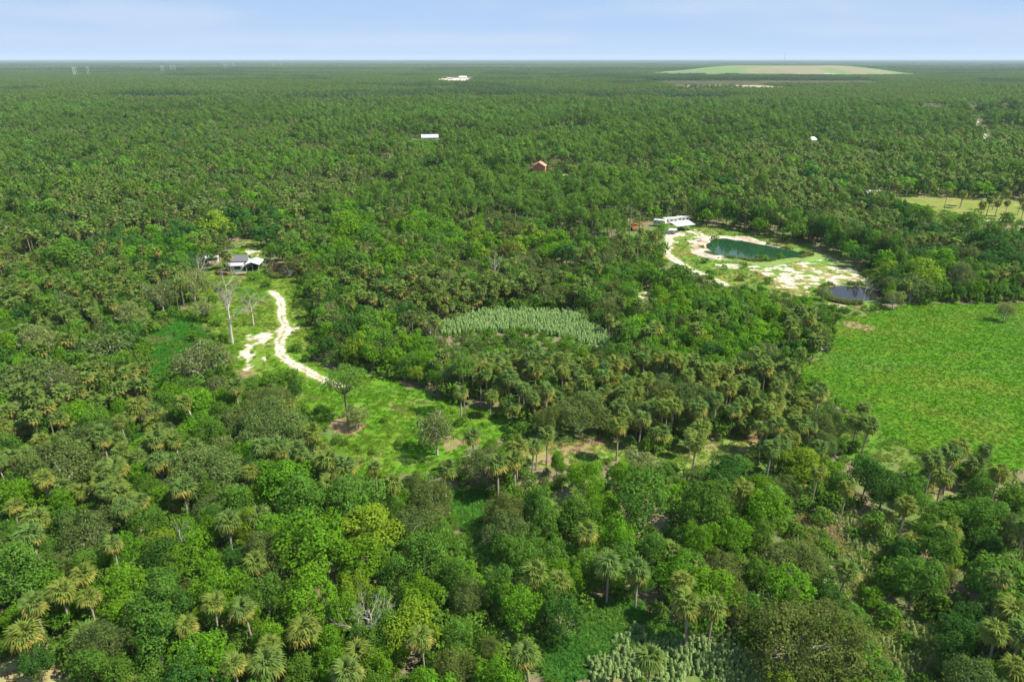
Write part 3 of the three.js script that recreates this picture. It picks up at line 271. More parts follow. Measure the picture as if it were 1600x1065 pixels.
const SIZE = { oak: OAK.R + 1, leafy: LEAFY.R + 0.8, sparse: OAK.R + 1, pine: PINE.R + 0.7, bush: BUSH.R + 0.4, grand: 9.3, umbrella: 4.9 };

// ---------------------------------------------------------------- sabal palm
function frondGeo(r, { stem, len, segs, droop, width = 1 }) {   // one fan leaf along +x: a stalk and a pleated fan of drooping blades
  const m = new Raw(), w = 0.035;
  m.quad([0, 0, -w], [0, 0, w], [stem, 0.0, w * 0.7], [stem, 0.0, -w * 0.7], [0.95, 1, 0.7]);
  for (let i = 0; i < segs; i++) {
    const t = (i + 0.5) / segs * 2 - 1, a = t * 1.75, l = len * (1 - 0.35 * t * t) * (0.85 + r() * 0.3), half = (1.75 / segs) * 1.05, ca = Math.cos(a), sa = Math.sin(a), lift = (i % 2 ? 0.05 : -0.03) - Math.abs(t) * 0.12;
    const k = 0.62 * l, c = jitter(WHITE, r, 0.2, 0.08), b = m.v(stem, 0, 0, c);
    const L = m.v(stem + Math.cos(a - half) * k, lift, Math.sin(a - half) * k * width, c), N = m.v(stem + Math.cos(a + half) * k, lift + 0.05, Math.sin(a + half) * k * width, c), T = m.v(stem + ca * l, lift - droop * l * (0.7 + r() * 0.6), sa * l * width, c);
    m.t(b, L, N); m.t(L, T, N);
  }
  return m.geo();
}
const frondKinds = (() => { const r = rng(500); return Array.from({ length: 4 }, (_, i) => frondGeo(r, { stem: 0.85, len: 1.15, segs: 11, droop: 0.3 + i * 0.1 })); })();
const deadKinds = (() => { const r = rng(520); return Array.from({ length: 2 }, () => frondGeo(r, { stem: 0.75, len: 1.05, segs: 7, droop: 0.75, width: 0.55 })); })();
const coarseFrond = (() => { const r = rng(530); return Array.from({ length: 2 }, () => frondGeo(r, { stem: 0.8, len: 1.2, segs: 5, droop: 0.4 })); })();
const tinyFrond = (() => { const m = new Raw(); const c = WHITE; const a = m.v(0, 0, 0, c), b = m.v(1.3, 0.1, -0.7, c), d = m.v(1.9, -0.4, 0, c), e = m.v(1.3, 0.1, 0.7, c); m.t(a, b, e); m.t(b, d, e); return m.geo(); })();
function frondPlaces(r, n, from, to) {   // [yaw, pitch, roll, scale] round the bud, from the upright spear leaves to the hanging ones
  return Array.from({ length: n }, (_, i) => { const f = (i + r() * 0.8) / n; return [i * 2.39996 + r() * 0.5, lerp(from, to, Math.pow(f, 0.85)), (r() - 0.5) * 0.7, 0.85 + r() * 0.3, f]; });
}
const frondMatrix = ([yaw, pitch, roll, s]) => new THREE.Matrix4().makeRotationFromEuler(new THREE.Euler(roll, yaw, pitch, 'YZX')).scale(new THREE.Vector3(s, s, s));
function joined(list) { const gs = list.map(([g, m]) => g.clone().applyMatrix4(m)); return mergeGeometries(gs); }
function palmTrunk(r, H) {
  const m = new Raw(), bx = (r() - 0.5) * 0.7, bz = (r() - 0.5) * 0.7, pts = [];
  for (let i = 0; i <= 5; i++) { const t = i / 5; pts.push([bx * (t * t - 1), t * H - 0.3 * (1 - t), bz * (t * t - 1), i === 0 ? 0.24 : i === 5 ? 0.22 : 0.16]); }
  m.tube(pts, 7, WHITE);
  for (let i = 0; i < 16; i++) {   // old leaf bases under the crown
    const a = i * 2.4, y = H - 1.1 + i * 0.07, c = Math.cos(a), s = Math.sin(a), q = jitter([1.25, 1.1, 0.9], r, 0.2);
    const A = m.v(c * 0.15 - s * 0.08, y, s * 0.15 + c * 0.08, q), B = m.v(c * 0.15 + s * 0.08, y, s * 0.15 - c * 0.08, q), C = m.v(c * 0.42, y + 0.45, s * 0.42, q);
    m.t(A, B, C);
  }
  return m.geo();
}
function palmVariant(seed, level) {
  const r = rng(seed), lush = r();
  const live = frondPlaces(r, level === 'near' ? 32 : level === 'mid' ? 26 : 16, 1.35, -0.55), old = frondPlaces(r, level === 'near' ? 11 : level === 'mid' ? 9 : 4, -0.75, -1.35);
  const green = [], yellow = [], straw = [];
  for (const f of live) (f[4] > (level === 'far' ? 0.75 : 0.58) + lush * 0.28 ? yellow : green).push(f);
  for (const f of old) (r() < 0.3 ? yellow : straw).push(f);
  const pick = (dead) => { const k = level === 'near' ? (dead ? deadKinds : frondKinds) : level === 'mid' ? coarseFrond : [tinyFrond]; return k[Math.floor(r() * k.length)]; };
  return { green, yellow, straw, pick, gGeo: joined(green.map((f) => [pick(), frondMatrix(f)])), yGeo: joined((yellow.length ? yellow : straw.slice(0, 1)).map((f) => [pick(), frondMatrix(f)])), sGeo: joined(straw.map((f) => [pick(true), frondMatrix(f)])) };
}
const PALMS = { near: [0, 1, 2, 3, 4].map((i) => palmVariant(600 + i * 7, 'near')), mid: [0, 1, 2, 3].map((i) => palmVariant(650 + i * 7, 'mid')), far: [0, 1, 2].map((i) => palmVariant(680 + i * 7, 'far')) };
const PALM_H = 7.2, palmTrunks = [0, 1, 2, 3].map((i) => palmTrunk(rng(700 + i), PALM_H));
// a whole palm in one coloured geometry, for the many that are too far off to pick apart
function wholePalm(v, trunk) {
  const paint = (g, c) => { const a = g.clone(), k = a.attributes.color; for (let i = 0; i < k.count; i++) k.setXYZ(i, k.getX(i) * c[0], k.getY(i) * c[1], k.getZ(i) * c[2]); return a; };
  const up = new THREE.Matrix4().makeTranslation(0, PALM_H, 0), stem = new Raw();
  stem.tube([[0, 0, 0, 0.2], [0.1, PALM_H * 0.5, 0, 0.16], [0, PALM_H, 0, 0.17]], 4, [0.27, 0.23, 0.18]);
  return mergeGeometries([paint(v.gGeo, [0.15, 0.23, 0.05]).applyMatrix4(up), paint(v.yGeo, [0.27, 0.27, 0.065]).applyMatrix4(up), paint(v.sGeo, [0.43, 0.34, 0.18]).applyMatrix4(up), stem.geo()]);
}
const palmWhole = { mid: PALMS.mid.map((v) => wholePalm(v)), far: PALMS.far.map((v) => wholePalm(v)) };
const palmWholeMat = leafMaterial([1, 1, 1]);
// likewise a whole tree: crown and trunk in one geometry; crown colours stay relative, the trunk keeps its bark colour under the copy's tint
function wholeTree({ crown, trunk }, bark) {
  const t = trunk.clone(), k = t.attributes.color;
  for (let i = 0; i < k.count; i++) k.setXYZ(i, bark[0], bark[1], bark[2]);
  return mergeGeometries([crown, t]);
}

// ---------------------------------------------------------------- the ground and the setting
function sheet(name, geometry, material, label, category) { const m = new THREE.Mesh(geometry, material); m.receiveShadow = true; m.castShadow = true; tag(m, label, category, null, 'structure'); return top(m, name); }
{
  const g = new THREE.BufferGeometry(), R = 38000;
  g.setAttribute('position', new THREE.Float32BufferAttribute([-R, -0.3, 2000, R, -0.3, 2000, R, -0.3, -R, -R, -0.3, -R], 3));
  g.setAttribute('normal', new THREE.Float32BufferAttribute([0, 1, 0, 0, 1, 0, 0, 1, 0, 0, 1, 0], 3));
  g.setIndex([0, 1, 2, 0, 2, 3]);
  sheet('ground', g, new THREE.MeshPhysicalMaterial({ name: 'forest floor', specularIntensity: 0.1, color: new THREE.Color().setRGB(0.11, 0.12, 0.055), roughness: 1 }), 'forest floor under the trees reaching to the horizon', 'ground');
}
const GX0 = -330, GX1 = 330, GZ0 = -470, GZ1 = -30;
const srgb8 = (v) => Math.round(255 * clamp(v <= 0.0031308 ? v * 12.92 : 1.055 * Math.pow(v, 1 / 2.4) - 0.055));
const groundMat = (() => {
  const W = 1600, H = 1066, data = new Uint8Array(W * H * 4), lut = new Uint8Array(4096);
  for (let i = 0; i < 4096; i++) lut[i] = srgb8(i / 4095);
  for (let j = 0; j < H; j++) for (let i = 0; i < W; i++) {
    const c = groundColor(lerp(GX0, GX1, (i + 0.5) / W), lerp(GZ0, GZ1, (j + 0.5) / H)), o = (j * W + i) * 4;
    for (let k = 0; k < 3; k++) data[o + k] = lut[Math.min(4095, Math.round(c[k] * 4095))];
    data[o + 3] = 255;
  }
  const t = new THREE.DataTexture(data, W, H);
  t.colorSpace = THREE.SRGBColorSpace; t.magFilter = THREE.LinearFilter; t.needsUpdate = true;
  return new THREE.MeshPhysicalMaterial({ name: 'soil and grass', map: t, roughness: 1, specularIntensity: 0.1, side: THREE.DoubleSide });
})();
const groundUv = (x, z) => [(x - GX0) / (GX1 - GX0), (z - GZ0) / (GZ1 - GZ0)];
// a flat sheet with gentle unevenness over a rectangle or, cell by cell, wherever test(x, z) holds
function cells(x0, z0, x1, z1, step, y, test) {
  const nx = Math.ceil((x1 - x0) / step), nz = Math.ceil((z1 - z0) / step), id = new Map(), p = [], uv = [], idx = [];
  const vert = (i, j) => { const k = i * 100003 + j; if (!id.has(k)) { const x = x0 + i * step, z = z0 + j * step; id.set(k, p.length / 3); p.push(x, typeof y === 'function' ? y(x, z) : y, z); uv.push(...groundUv(x, z)); } return id.get(k); };
  for (let i = 0; i < nx; i++) for (let j = 0; j < nz; j++) if (!test || test(x0 + (i + 0.5) * step, z0 + (j + 0.5) * step)) { const a = vert(i, j), b = vert(i + 1, j), c = vert(i + 1, j + 1), d = vert(i, j + 1); idx.push(a, c, b, a, d, c); }
  const g = new THREE.BufferGeometry();
  g.setAttribute('position', new THREE.Float32BufferAttribute(p, 3)); g.setAttribute('uv', new THREE.Float32BufferAttribute(uv, 2)); g.setIndex(idx); g.computeVertexNormals();
  return g;
}
const bumps = (x, z) => (fbm(x * 0.12, z * 0.12, 2) - 0.5) * 0.12;
sheet('woodland_ground', cells(GX0, GZ0, GX1, GZ1, 4, (x, z) => bumps(x, z) - 0.05), groundMat, 'leaf litter, lawns and bare soil of the clearings', 'ground');
const sheetOf = (q, y, step = 0.8) => cells(q.b[0] - 3, q.b[1] - 3, Math.min(q.b[2] + 3, GX1 - 1), q.b[3] + 3, step, (x, z) => bumps(x, z) + y, (x, z) => inside(q, ...warp(x, z)));
sheet('pasture', sheetOf(open.pasture, 0.03), groundMat, 'wide bright green pasture bordered by palms and a dark pool', 'pasture');
sheet('lawn', sheetOf(open.track_lawn, 0.02), groundMat, 'sunlit green lawn with an isolated pine and a grey-leaved oak', 'lawn');
sheet('house_lawn', sheetOf(open.house_lawn, 0.015), groundMat, 'green lawn crossed by a white sand track in front of a small house', 'lawn');
sheet('golf_green', sheetOf(open.golf, 0.02, 1.6), groundMat, 'dry yellow-green mown field dotted with palms', 'field');
sheet('pond_yard', sheetOf(open.pond_yard, 0.02), groundMat, 'weedy yard with sand patches round the green pond', 'yard');
for (const [k, [line]] of Object.entries(TRACKS)) {
  const b = boxOf(line);
  sheet('sand_track', cells(b[0] - 4, b[1] - 4, b[2] + 4, b[3] + 4, 0.35, (x, z) => bumps(x, z) + 0.07, (x, z) => { const n = fbm(x * 0.9 + 31, z * 0.9 + 5, 3); return trackDistance(x + (n - 0.5) * 2.0, z + (noise(x * 2.6, z * 2.6) - 0.5) * 1.2) < 0.8; }), groundMat,
    k === 'house_track' ? 'winding white sand track across the lawn before the small house' : 'straight white sand track leading to the trailers and the green pond', 'track');
}
// ponds: still water inside a sloping bank
const spline = (p, n) => new THREE.CatmullRomCurve3(p.map(([x, z]) => new THREE.Vector3(x, 0, z)), true, 'catmullrom', 0.5).getPoints(n).slice(0, n);
function pond(name, q, water, bank, bankWidth, bankHeight, label, bankName, bankLabel) {
  const pts = spline(q.p, 72).map((p, i) => p.add(new THREE.Vector3((noise(i * 0.45, 3.3) - 0.5) * 2.2, 0, (noise(i * 0.45, 8.1) - 0.5) * 2.2))), c = pts.reduce((a, p) => a.add(p), new THREE.Vector3()).multiplyScalar(1 / pts.length), r = rng(name.length * 31);
  const s = new THREE.Shape(pts.map((p) => new THREE.Vector2(p.x, -p.z))), g = new THREE.ShapeGeometry(s).rotateX(-Math.PI / 2).translate(0, 0.16, 0);
  sheet(name, g, water, label, 'pond');
  const m = new Raw(), rings = [[-0.6, 0.05], [0.25, 0.2], [bankWidth * 0.45, bankHeight], [bankWidth, 0.0]], id = rings.map(([d, y], k) => pts.map((p, i) => {
    const o = pts[(i + 1) % 72].clone().sub(pts[(i + 71) % 72]), n = new THREE.Vector3(o.z, 0, -o.x).normalize();
    if (n.dot(p.clone().sub(c)) < 0) n.negate();
    const e = d * (k > 1 ? 0.6 + 0.8 * noise(i * 0.35, k * 7) : 1), yy = y * (k === 2 ? 0.5 + noise(i * 0.3 + 9, 3) : 1), t = bank(p.x + n.x * e, p.z + n.z * e, k);
    return m.v(p.x + n.x * e, yy, p.z + n.z * e, jitter(t, r, 0.14));
  }));
  for (let k = 1; k < rings.length; k++) for (let i = 0; i < 72; i++) { const j = (i + 1) % 72; m.t(id[k - 1][i], id[k - 1][j], id[k][i]); m.t(id[k - 1][j], id[k][j], id[k][i]); }
  sheet(bankName, m.geo(), plain('bank soil', [1, 1, 1], 1), bankLabel, 'bank');
}
const water = (name, c) => new THREE.MeshPhysicalMaterial({ name, color: new THREE.Color().setRGB(...c), roughness: 0.06, ior: 1.33, specularIntensity: 1, side: THREE.DoubleSide });
pond('green_pond', ponds.green_pond, water('green water', [0.01, 0.042, 0.016]), (x, z) => (z > -286 && x > 86 ? [0.12, 0.19, 0.035] : mix3([0.42, 0.37, 0.3], [0.27, 0.2, 0.13], smooth(0.4, 0.65, fbm(x * 0.3, z * 0.3)))), 7, 0.7, 'long green pond with sandy banks near the trailers', 'pond_bank', 'pale sand bank round the green pond');
pond('dark_pool', ponds.dark_pool, water('dark water', [0.012, 0.012, 0.012]), (x, z) => (x < 114 && noise(x * 0.4, z * 0.4) > 0.45 ? [0.3, 0.25, 0.17] : [0.1, 0.15, 0.03]), 2.4, 0.2, 'small dark pool at the corner of the pasture', 'pool_bank', 'grassy bank round the small dark pool');
pond('brown_pool', ponds.brown_pool, water('brown water', [0.07, 0.045, 0.022]), () => [0.2, 0.17, 0.06], 2.2, 0.25, 'small brown pool beside the little house', 'marsh_bank', 'reddish marshy bank round the brown pool');

// ---------------------------------------------------------------- planting plan
const plants = [], grid = new Map(), CELL = 6;
const key = (i, j) => i * 65537 + j;
function near(x, z, fn) { const i = Math.floor(x / CELL), j = Math.floor(z / CELL); for (let a = -2; a <= 2; a++) for (let b = -2; b <= 2; b++) { const l = grid.get(key(i + a, j + b)); if (l) for (const p of l) if (fn(p)) return true; } return false; }
function put(p) { plants.push(p); const k = key(Math.floor(p.x / CELL), Math.floor(p.z / CELL)); if (!grid.has(k)) grid.set(k, []); grid.get(k).push(p); return p; }
const R0 = rng(2024);
const treeHeight = (k, s) => ({ oak: 8.4, leafy: 9, sparse: 8.6, pine: 16, bush: 2, grand: 10, umbrella: 14.5 })[KIND[k]] * s;
function addTree(k, x, z, r, rand, more = {}) {
  const shape = KIND[k], s = (r || SIZE[shape] * (0.75 + rand() * 0.5)) / SIZE[shape];
  return put({ k, x, z, r: s * SIZE[shape], sx: s, sy: shape === 'bush' ? Math.pow(s, 0.8) : lerp(1, s, 0.6) * (0.8 + rand() * 0.42), yaw: rand() * 6.283, v: rand(), tone: rand(), ...more });
}
function addPalm(x, z, h, rand, more = {}) { return put({ k: 'P', x, z, r: 2, sx: 0.76 + rand() * 0.42, h: h || (rand() < 0.22 ? 2.4 + rand() * 2.5 : 5.2 + rand() * 3.8), lean: [(rand() - 0.5) * 0.14, (rand() - 0.5) * 0.14], yaw: rand() * 6.283, v: rand(), tone: rand(), ...more }); }
// the ones that stand out in the photograph, each where it stands
const special = (o) => Object.assign(o, { hand: true });
special(addPalm(13.9, -78.7, 7.4, R0, { note: 'tall palm with its full trunk showing at the tall grass edge' }));
special(addPalm(23.6, -74.7, 8.0, R0, { note: 'sabal palm with a dark slim trunk beside the tall grass' }));
special(addPalm(-11.1, -133.5, 7.6, R0, { note: 'sabal palm standing alone on the lawn behind the grey-leaved oak' }));
special(addPalm(53.8, -102.1, 7.9, R0, { note: 'palm with a bare dark trunk beside the straw-coloured scrub' }));
special(addPalm(88.7, -110.3, 7.4, R0, { note: 'sabal palm standing apart at the foot of the pasture' }));
special(addTree('U', -36.5, -133.8, 5.4, R0, { sy: 0.98, note: 'isolated broad pine tree on the lawn with pinkish soil at its foot' }));
special(addTree('S', -34.0, -131.0, 3.0, R0, { note: 'small grey half-bare oak leaning out beside the isolated pine' }));
special(addTree('S', -15.3, -120.5, 4.6, R0, { sy: 1.15, cover: 1, note: 'grey-leaved oak standing alone on the lawn' }));
{ // tall trees in a row along the far bank of the green pond
  for (const [x, z] of POND_ROW) if (R0() < 0.8) addTree(R0() < 0.5 ? 'B' : R0() < 0.5 ? 'O' : 'T', x + (R0() - 0.5) * 2, z + (R0() - 0.5) * 3, 2.2 + R0() * 1.6, R0, { sy: 1.25 + R0() * 0.35 });
}
for (const [k, x, z, r] of PLACED) special(k === 'S' && r > 4 ? addTree(k, x, z, r, R0, { sy: 1.3 }) : k === 'P' ? addPalm(x, z, r > 2 ? 6.2 : 0, R0, r > 2 ? { sx: 1.2 } : {}) : addTree(k, x, z, r, R0));
// then the rest of the wood, by the mix of kinds that grows in each part
const halfWidth = (z) => 42 + 0.71 * -z;
function mixAt(x, z) {
  const d = Math.hypot(x, z), palm = inAny(zones.palm, x, z), leafy = inAny(zones.leafy, x, z), pine = inAny(zones.pine, x, z) || d > 900;
  const n = fbm(x * 0.018 + 5, z * 0.018 + 9, 4), m = fbm(x * 0.05 + 55, z * 0.05 - 19, 3);
  return { palm: palm ? (x < -60 && z < -150 ? 0.5 : 0.72) : leafy ? 0.07 : d > 600 ? 0.1 : 0.09 + (m > 0.56 ? 0.3 : 0), pine: pine ? 0.6 : d > 330 ? 0.12 : 0, oak: leafy ? 0.2 : clamp(0.42 + (n - 0.5) * 2.4, 0.05, 0.9), leafy };
}
function pickTree(x, z, rand) {
  const w = mixAt(x, z), u = rand();
  if (u < w.pine) return 'N';
  if (rand() < w.oak) return rand() < (x < -30 ? 0.13 : 0.07) ? 'S' : rand() < 0.12 ? 'L' : 'O';
  const v = rand();
  return w.leafy ? (v < 0.4 ? 'B' : v < 0.8 ? 'G' : v < 0.87 ? 'Y' : v < 0.95 ? 'T' : 'L') : v < 0.5 ? 'B' : v < 0.72 ? 'G' : v < 0.76 ? 'Y' : v < 0.92 ? 'T' : 'L';
}
const wooded = (x, z, tall) => !openAt(x, z) && !(tall && inAny(noTall, x, z)) && !inAny(pondList, x, z);
const HOLES = [[-81, -700, 16, 120], [20, -496, 14, 100], [36, -462, 9, 50], [287, -680, 15, 140], [217, -808, 11, 130], [209, -399, 8, 50], [77, -330, 13, 24], [57, -318, 4, 24]];   // houses in the wood: half width, and how far the low ground reaches to the south
const inHole = (x, z) => HOLES.some(([hx, hz, hw, s]) => Math.abs(x - hx) < hw + 3 && z > hz - 12 && z < hz + s);
const roadX = (z) => 471 + ((z + 703) / -323) * 188, onRoad = (x, z) => z < -620 && z > -1200 && Math.abs(x - roadX(z)) < 9;
const FAR_A = 235, FAR_B = 1150;
{
  const area = (d0, d1, per, fn) => { const zMin = -d1, zMax = -d0; let n = 0; for (let z = zMax; z > zMin; z -= 4) { const hw = halfWidth(z), k = (2 * hw * 4) / per; for (let q = 0; q < Math.floor(k) + (R0() < k % 1 ? 1 : 0); q++) { fn((R0() * 2 - 1) * hw, z - R0() * 4); n++; } } return n; };
  area(34, FAR_A, 4.5, (x, z) => {   // palms first in the palm groves
    const w = mixAt(x, z).palm, g = fbm(x * 0.07 + 71, z * 0.07 + 3, 2);
    if (R0() > w * smooth(0.4, 0.66, g + (w > 0.7 ? 0.2 : 0)) || !wooded(x, z, true)) return;
    if (near(x, z, (p) => Math.hypot(p.x - x, p.z - z) < (p.k === 'P' ? (w > 0.7 ? 1.9 : 2.4) : p.k === 'R' ? 0.5 : p.r * (p.hand ? 0.95 : 0.7)))) return;
    addPalm(x, z, 0, R0);
  });
  area(34, FAR_A, 2.2, (x, z) => {
    if (!openAt(x, z) && inAny(noTall, x, z) && !inAny(pondList, x, z)) {   // young trees and brush where the clearings run into the wood
      if (R0() < 0.2 && !near(x, z, (p) => Math.hypot(p.x - x, p.z - z) < (p.k === 'R' ? 1.2 : p.k === 'P' ? 1.2 : p.r * 0.8 + 0.8)) && !openAt(x, z - 4)) addTree(R0() < 0.5 ? 'B' : R0() < 0.6 ? 'G' : 'O', x, z, 1.7 + R0() * 0.9, R0, { under: true, sy: 0.3 + R0() * 0.14 });
      return;
    }
    if (!wooded(x, z, true) || (inAny(zones.palm, x, z) && R0() < (z < -150 ? 0.25 : 0.6))) return;
    const k = pickTree(x, z, R0), shape = KIND[k], r = SIZE[shape] * (0.42 + R0() * R0() * 1.15 + R0() * 0.2);
    for (const [ox, oz] of [[1, 0], [-1, 0], [0, 1], [0, -1]]) if (openAt(x + ox * r * 0.6, z + oz * r * 0.6) || inAny(noTall, x + ox * r * 0.5, z + oz * r * 0.5)) return;
    if (near(x, z, (p) => { const d = Math.hypot(p.x - x, p.z - z); return d < (p.k === 'P' ? 0.5 * r + 0.8 : p.k === 'R' ? 1 : (p.r + r) * (p.hand ? 0.66 : 0.5)); })) return;
    addTree(k, x, z, r, R0);
  });
  area(34, FAR_A, 5, (x, z) => {
    const o = openAt(x, z);
    if (inAny(pondList, x, z) || (o && !((o === 'scrub' && R0() < 0.07) || (o === 'cane_field' && R0() < 0.02) || (o === 'green_strip' && R0() < 0.3)))) return;
    if (near(x, z, (p) => Math.hypot(p.x - x, p.z - z) < (p.k === 'R' ? 1.6 : p.k === 'P' ? 1.2 : p.r * 0.6))) return;
    const low = inAny(noTall, x, z);   // only low growth where the clearings run into the wood
    addTree('R', x, z, low ? 0.9 + R0() * 0.7 : 1.4 + R0() * 1.6, R0, { under: true, sy: low ? 0.5 + R0() * 0.3 : 1 + R0() * 1.1 });
  });
  area(FAR_A, FAR_B, 9, (x, z) => {
    if (!wooded(x, z, true) || inHole(x, z) || onRoad(x, z)) return;
    if (R0() < mixAt(x, z).palm * (inAny(zones.palm, x, z) ? 0.5 : 0.3)) { if (!near(x, z, (p) => Math.hypot(p.x - x, p.z - z) < (p.k === 'P' ? 2.3 : p.r * 0.72))) addPalm(x, z, 7 + R0() * 3.6, R0); return; }
    const k = pickTree(x, z, R0), r = SIZE[KIND[k]] * (0.55 + R0() * R0() * 1.15) * (KIND[k] === 'leafy' && z > -520 ? 1.25 : 1);
    if (near(x, z, (p) => Math.hypot(p.x - x, p.z - z) < (p.k === 'P' ? 0.5 * r + 0.9 : (p.r + r) * 0.5))) return;
    if (fbm(x * 0.011 + 31, z * 0.008 + 12, 3) > 0.66) { addTree('R', x, z, 1.6 + R0() * 1.8, R0, { under: true, sy: 1.2 + R0() }); return; }   // brushy glades
    const stand = fbm(x * 0.012 + 70, z * 0.012 + 4, 3), t = clamp((stand - 0.3) * 2.2 + (R0() - 0.5) * 0.5, 0, 0.999);   // neighbours tend to be alike
    addTree(k === 'B' && stand < 0.42 ? 'T' : k === 'T' && stand > 0.55 ? 'G' : k, x, z, r, R0, { tone: t });
  });
  area(FAR_A, 520, 14, (x, z) => {   // low growth at the edges of the far clearings and round the houses
    const o = openAt(x, z);
    if ((o && !(o === 'pond_yard' && R0() < 0.12)) || inAny(pondList, x, z) || trackDistance(x, z) < 2 || inAny(padList, x, z) || near(x, z, (p) => Math.hypot(p.x - x, p.z - z) < (p.k === 'R' ? 1.8 : p.r * 0.7))) return;
    if (Math.hypot(x + 103, z + 256) < 10 || Math.hypot(x - 77, z + 323) < 15) return;
    addTree('R', x, z, 1.1 + R0() * 1.4, R0, { under: true });
  });
}
for (const [hx, hz, hw, s] of HOLES.slice(0, 6)) for (let i = 0; i < hw * s * 0.2; i++) {   // scrub, then young trees, on the ground south of the houses
  const x = hx + (R0() * 2 - 1) * hw, z = hz + 9 + R0() * (s - 9), far = z - hz > 34;
  if (far) addTree(R0() < 0.5 ? 'B' : 'G', x, z, 2.2 + R0(), R0, { sy: 0.42 + R0() * 0.15, under: true }); else addTree('R', x, z, 1.4 + R0() * 1.2, R0, { under: true });
}

// ---------------------------------------------------------------- labels: what a tree looks like and which things it stands between
const MARKS = [['the white sand track', -68, -168], ['the sunlit lawn', -25, -128], ['the bright pasture', 100, -150], ['the tall grass opening', 16, -71], ['the straw-coloured scrub', 60, -92], ['the pale cane field', 6, -186], ['the small grass gap', -8, -102], ['the bare grass corner', -66, -66],
  ['the palm-shaded lane', 22, -119], ['the little house', -103, -255], ['the green pond', 108, -288], ['the dark pool', 117, -222], ['the leaning palm', -66, -126], ['the bleached dead tree', -18, -70], ['the big dull green tree', 44, -72], ['the broken palm snag', -60, -90], ['the big half-bare oak', -70, -150]];
const fit = (a, b, c) => ((a + b + ' ' + c).split(' ').length > 16 ? a + ' ' + c : a + b + ' ' + c);
function where(x, z) {
  const l = MARKS.map(([n, mx, mz]) => [n, Math.hypot(x - mx, z - mz)]).sort((a, b) => a[1] - b[1]);
  if (Math.hypot(x, z) > 330) return 'far beyond ' + l[0][0];
  return (l[0][1] < 14 ? 'close by ' : 'near ') + l[0][0];
}
const LOOK = { O: 'grey-green live oak', B: 'mid green broadleaf tree', T: 'dark green broadleaf tree', G: 'bright green broadleaf tree', Y: 'yellow-green broadleaf tree', L: 'dull olive green tree', S: 'half-bare grey mossy oak', N: 'pine tree with airy crown', R: 'low green shrub', X: 'huge spreading olive green tree', U: 'broad pine tree' };
const NAME = { O: 'live_oak', B: 'broadleaf_tree', T: 'broadleaf_tree', G: 'light_leaf_tree', Y: 'light_leaf_tree', L: 'live_oak', S: 'mossy_oak', X: 'live_oak', U: 'pine_tree', N: 'pine_tree', R: 'shrub', P: 'sabal_palm' };
const CATEGORY = { live_oak: 'tree', broadleaf_tree: 'tree', light_leaf_tree: 'tree', mossy_oak: 'tree', pine_tree: 'tree', shrub: 'shrub', sabal_palm: 'palm' };
function neighbour(p) {   // what grows nearest to it that looks different
  let best = null, bd = 1e9;
  near(p.x, p.z, (q) => { const d = Math.hypot(q.x - p.x, q.z - p.z); if (q.k !== p.k && q.k !== 'R' && d < bd) { bd = d; best = q; } return false; });
  return best && Math.hypot(p.x, p.z) < 330 ? ' beside a ' + (best.k === 'P' ? (best.h > 7.2 ? 'tall ' : 'short ') + 'palm' : LOOK[best.k].replace(' with airy crown', '').replace('broadleaf ', '').replace('half-bare grey ', '').replace('huge spreading ', '')) : '';
}
const big = (p) => (p.k === 'R' ? '' : p.r > SIZE[KIND[p.k]] * 1.12 ? 'large ' : p.r < SIZE[KIND[p.k]] * 0.72 ? 'small ' : '');

// ---------------------------------------------------------------- which plants the photograph shows largest
const eye = camera.position, v3 = new THREE.Vector3();
for (const p of plants) {
  const h = p.k === 'P' ? p.h : treeHeight(p.k, p.sy) * 0.7;
  v3.set(p.x, h, p.z); p.d = v3.distanceTo(eye); v3.project(camera);
  p.seen = Math.abs(v3.x) < 1.02 && v3.y > -1.03 && v3.y < 1;
}
const chosen = new Set(), LIMIT = { sabal_palm: 290, live_oak: 290, broadleaf_tree: 290, light_leaf_tree: 290, mossy_oak: 60, pine_tree: 120, shrub: 110 };
for (const [n, limit] of Object.entries(LIMIT)) plants.filter((p) => NAME[p.k] === n && p.seen && !p.under && (p.hand || p.d < (n === 'pine_tree' ? 420 : 300))).sort((a, b) => a.d / (a.r || 2) * (a.hand ? 0.5 : 1) - b.d / (b.r || 2) * (b.hand ? 0.5 : 1)).slice(0, limit).forEach((p) => chosen.add(p));

// ---------------------------------------------------------------- the single trees
const at = (list, t) => list[Math.min(list.length - 1, Math.floor(t * list.length))];
const bark = { oak: greyBark, leafy: barkMat, sparse: greyBark, pine: pineBark, bush: barkMat, grand: greyBark, umbrella: pineBark };
function buildTree(p) {
  const shape = KIND[p.k], sets = SHAPES[shape], set = p.d < 175 || !sets.mid ? sets.near : sets.mid, v = at(set, p.v), g = new THREE.Group();
  part('trunk', v.trunk, bark[shape], g); part('crown', v.crown, leafMaterial(at(TONES[p.k], p.tone)), g);
  g.position.set(p.x, 0, p.z); g.rotation.y = p.yaw; g.scale.set(p.sx, p.sy, p.sx);
  top(g, NAME[p.k]);
  const w = p.note ?? fit(big(p) + LOOK[p.k], neighbour(p), where(p.x, p.z));
  return tag(g, w, CATEGORY[NAME[p.k]], p.note ? null : w.replace(LOOK[p.k], LOOK[p.k] + 's'));
}
const palmLook = (v, i) => ['straw-skirted sabal palm', 'full green sabal palm', 'yellow-fronded sabal palm', 'shaggy sabal palm', 'drooping sabal palm'][i];
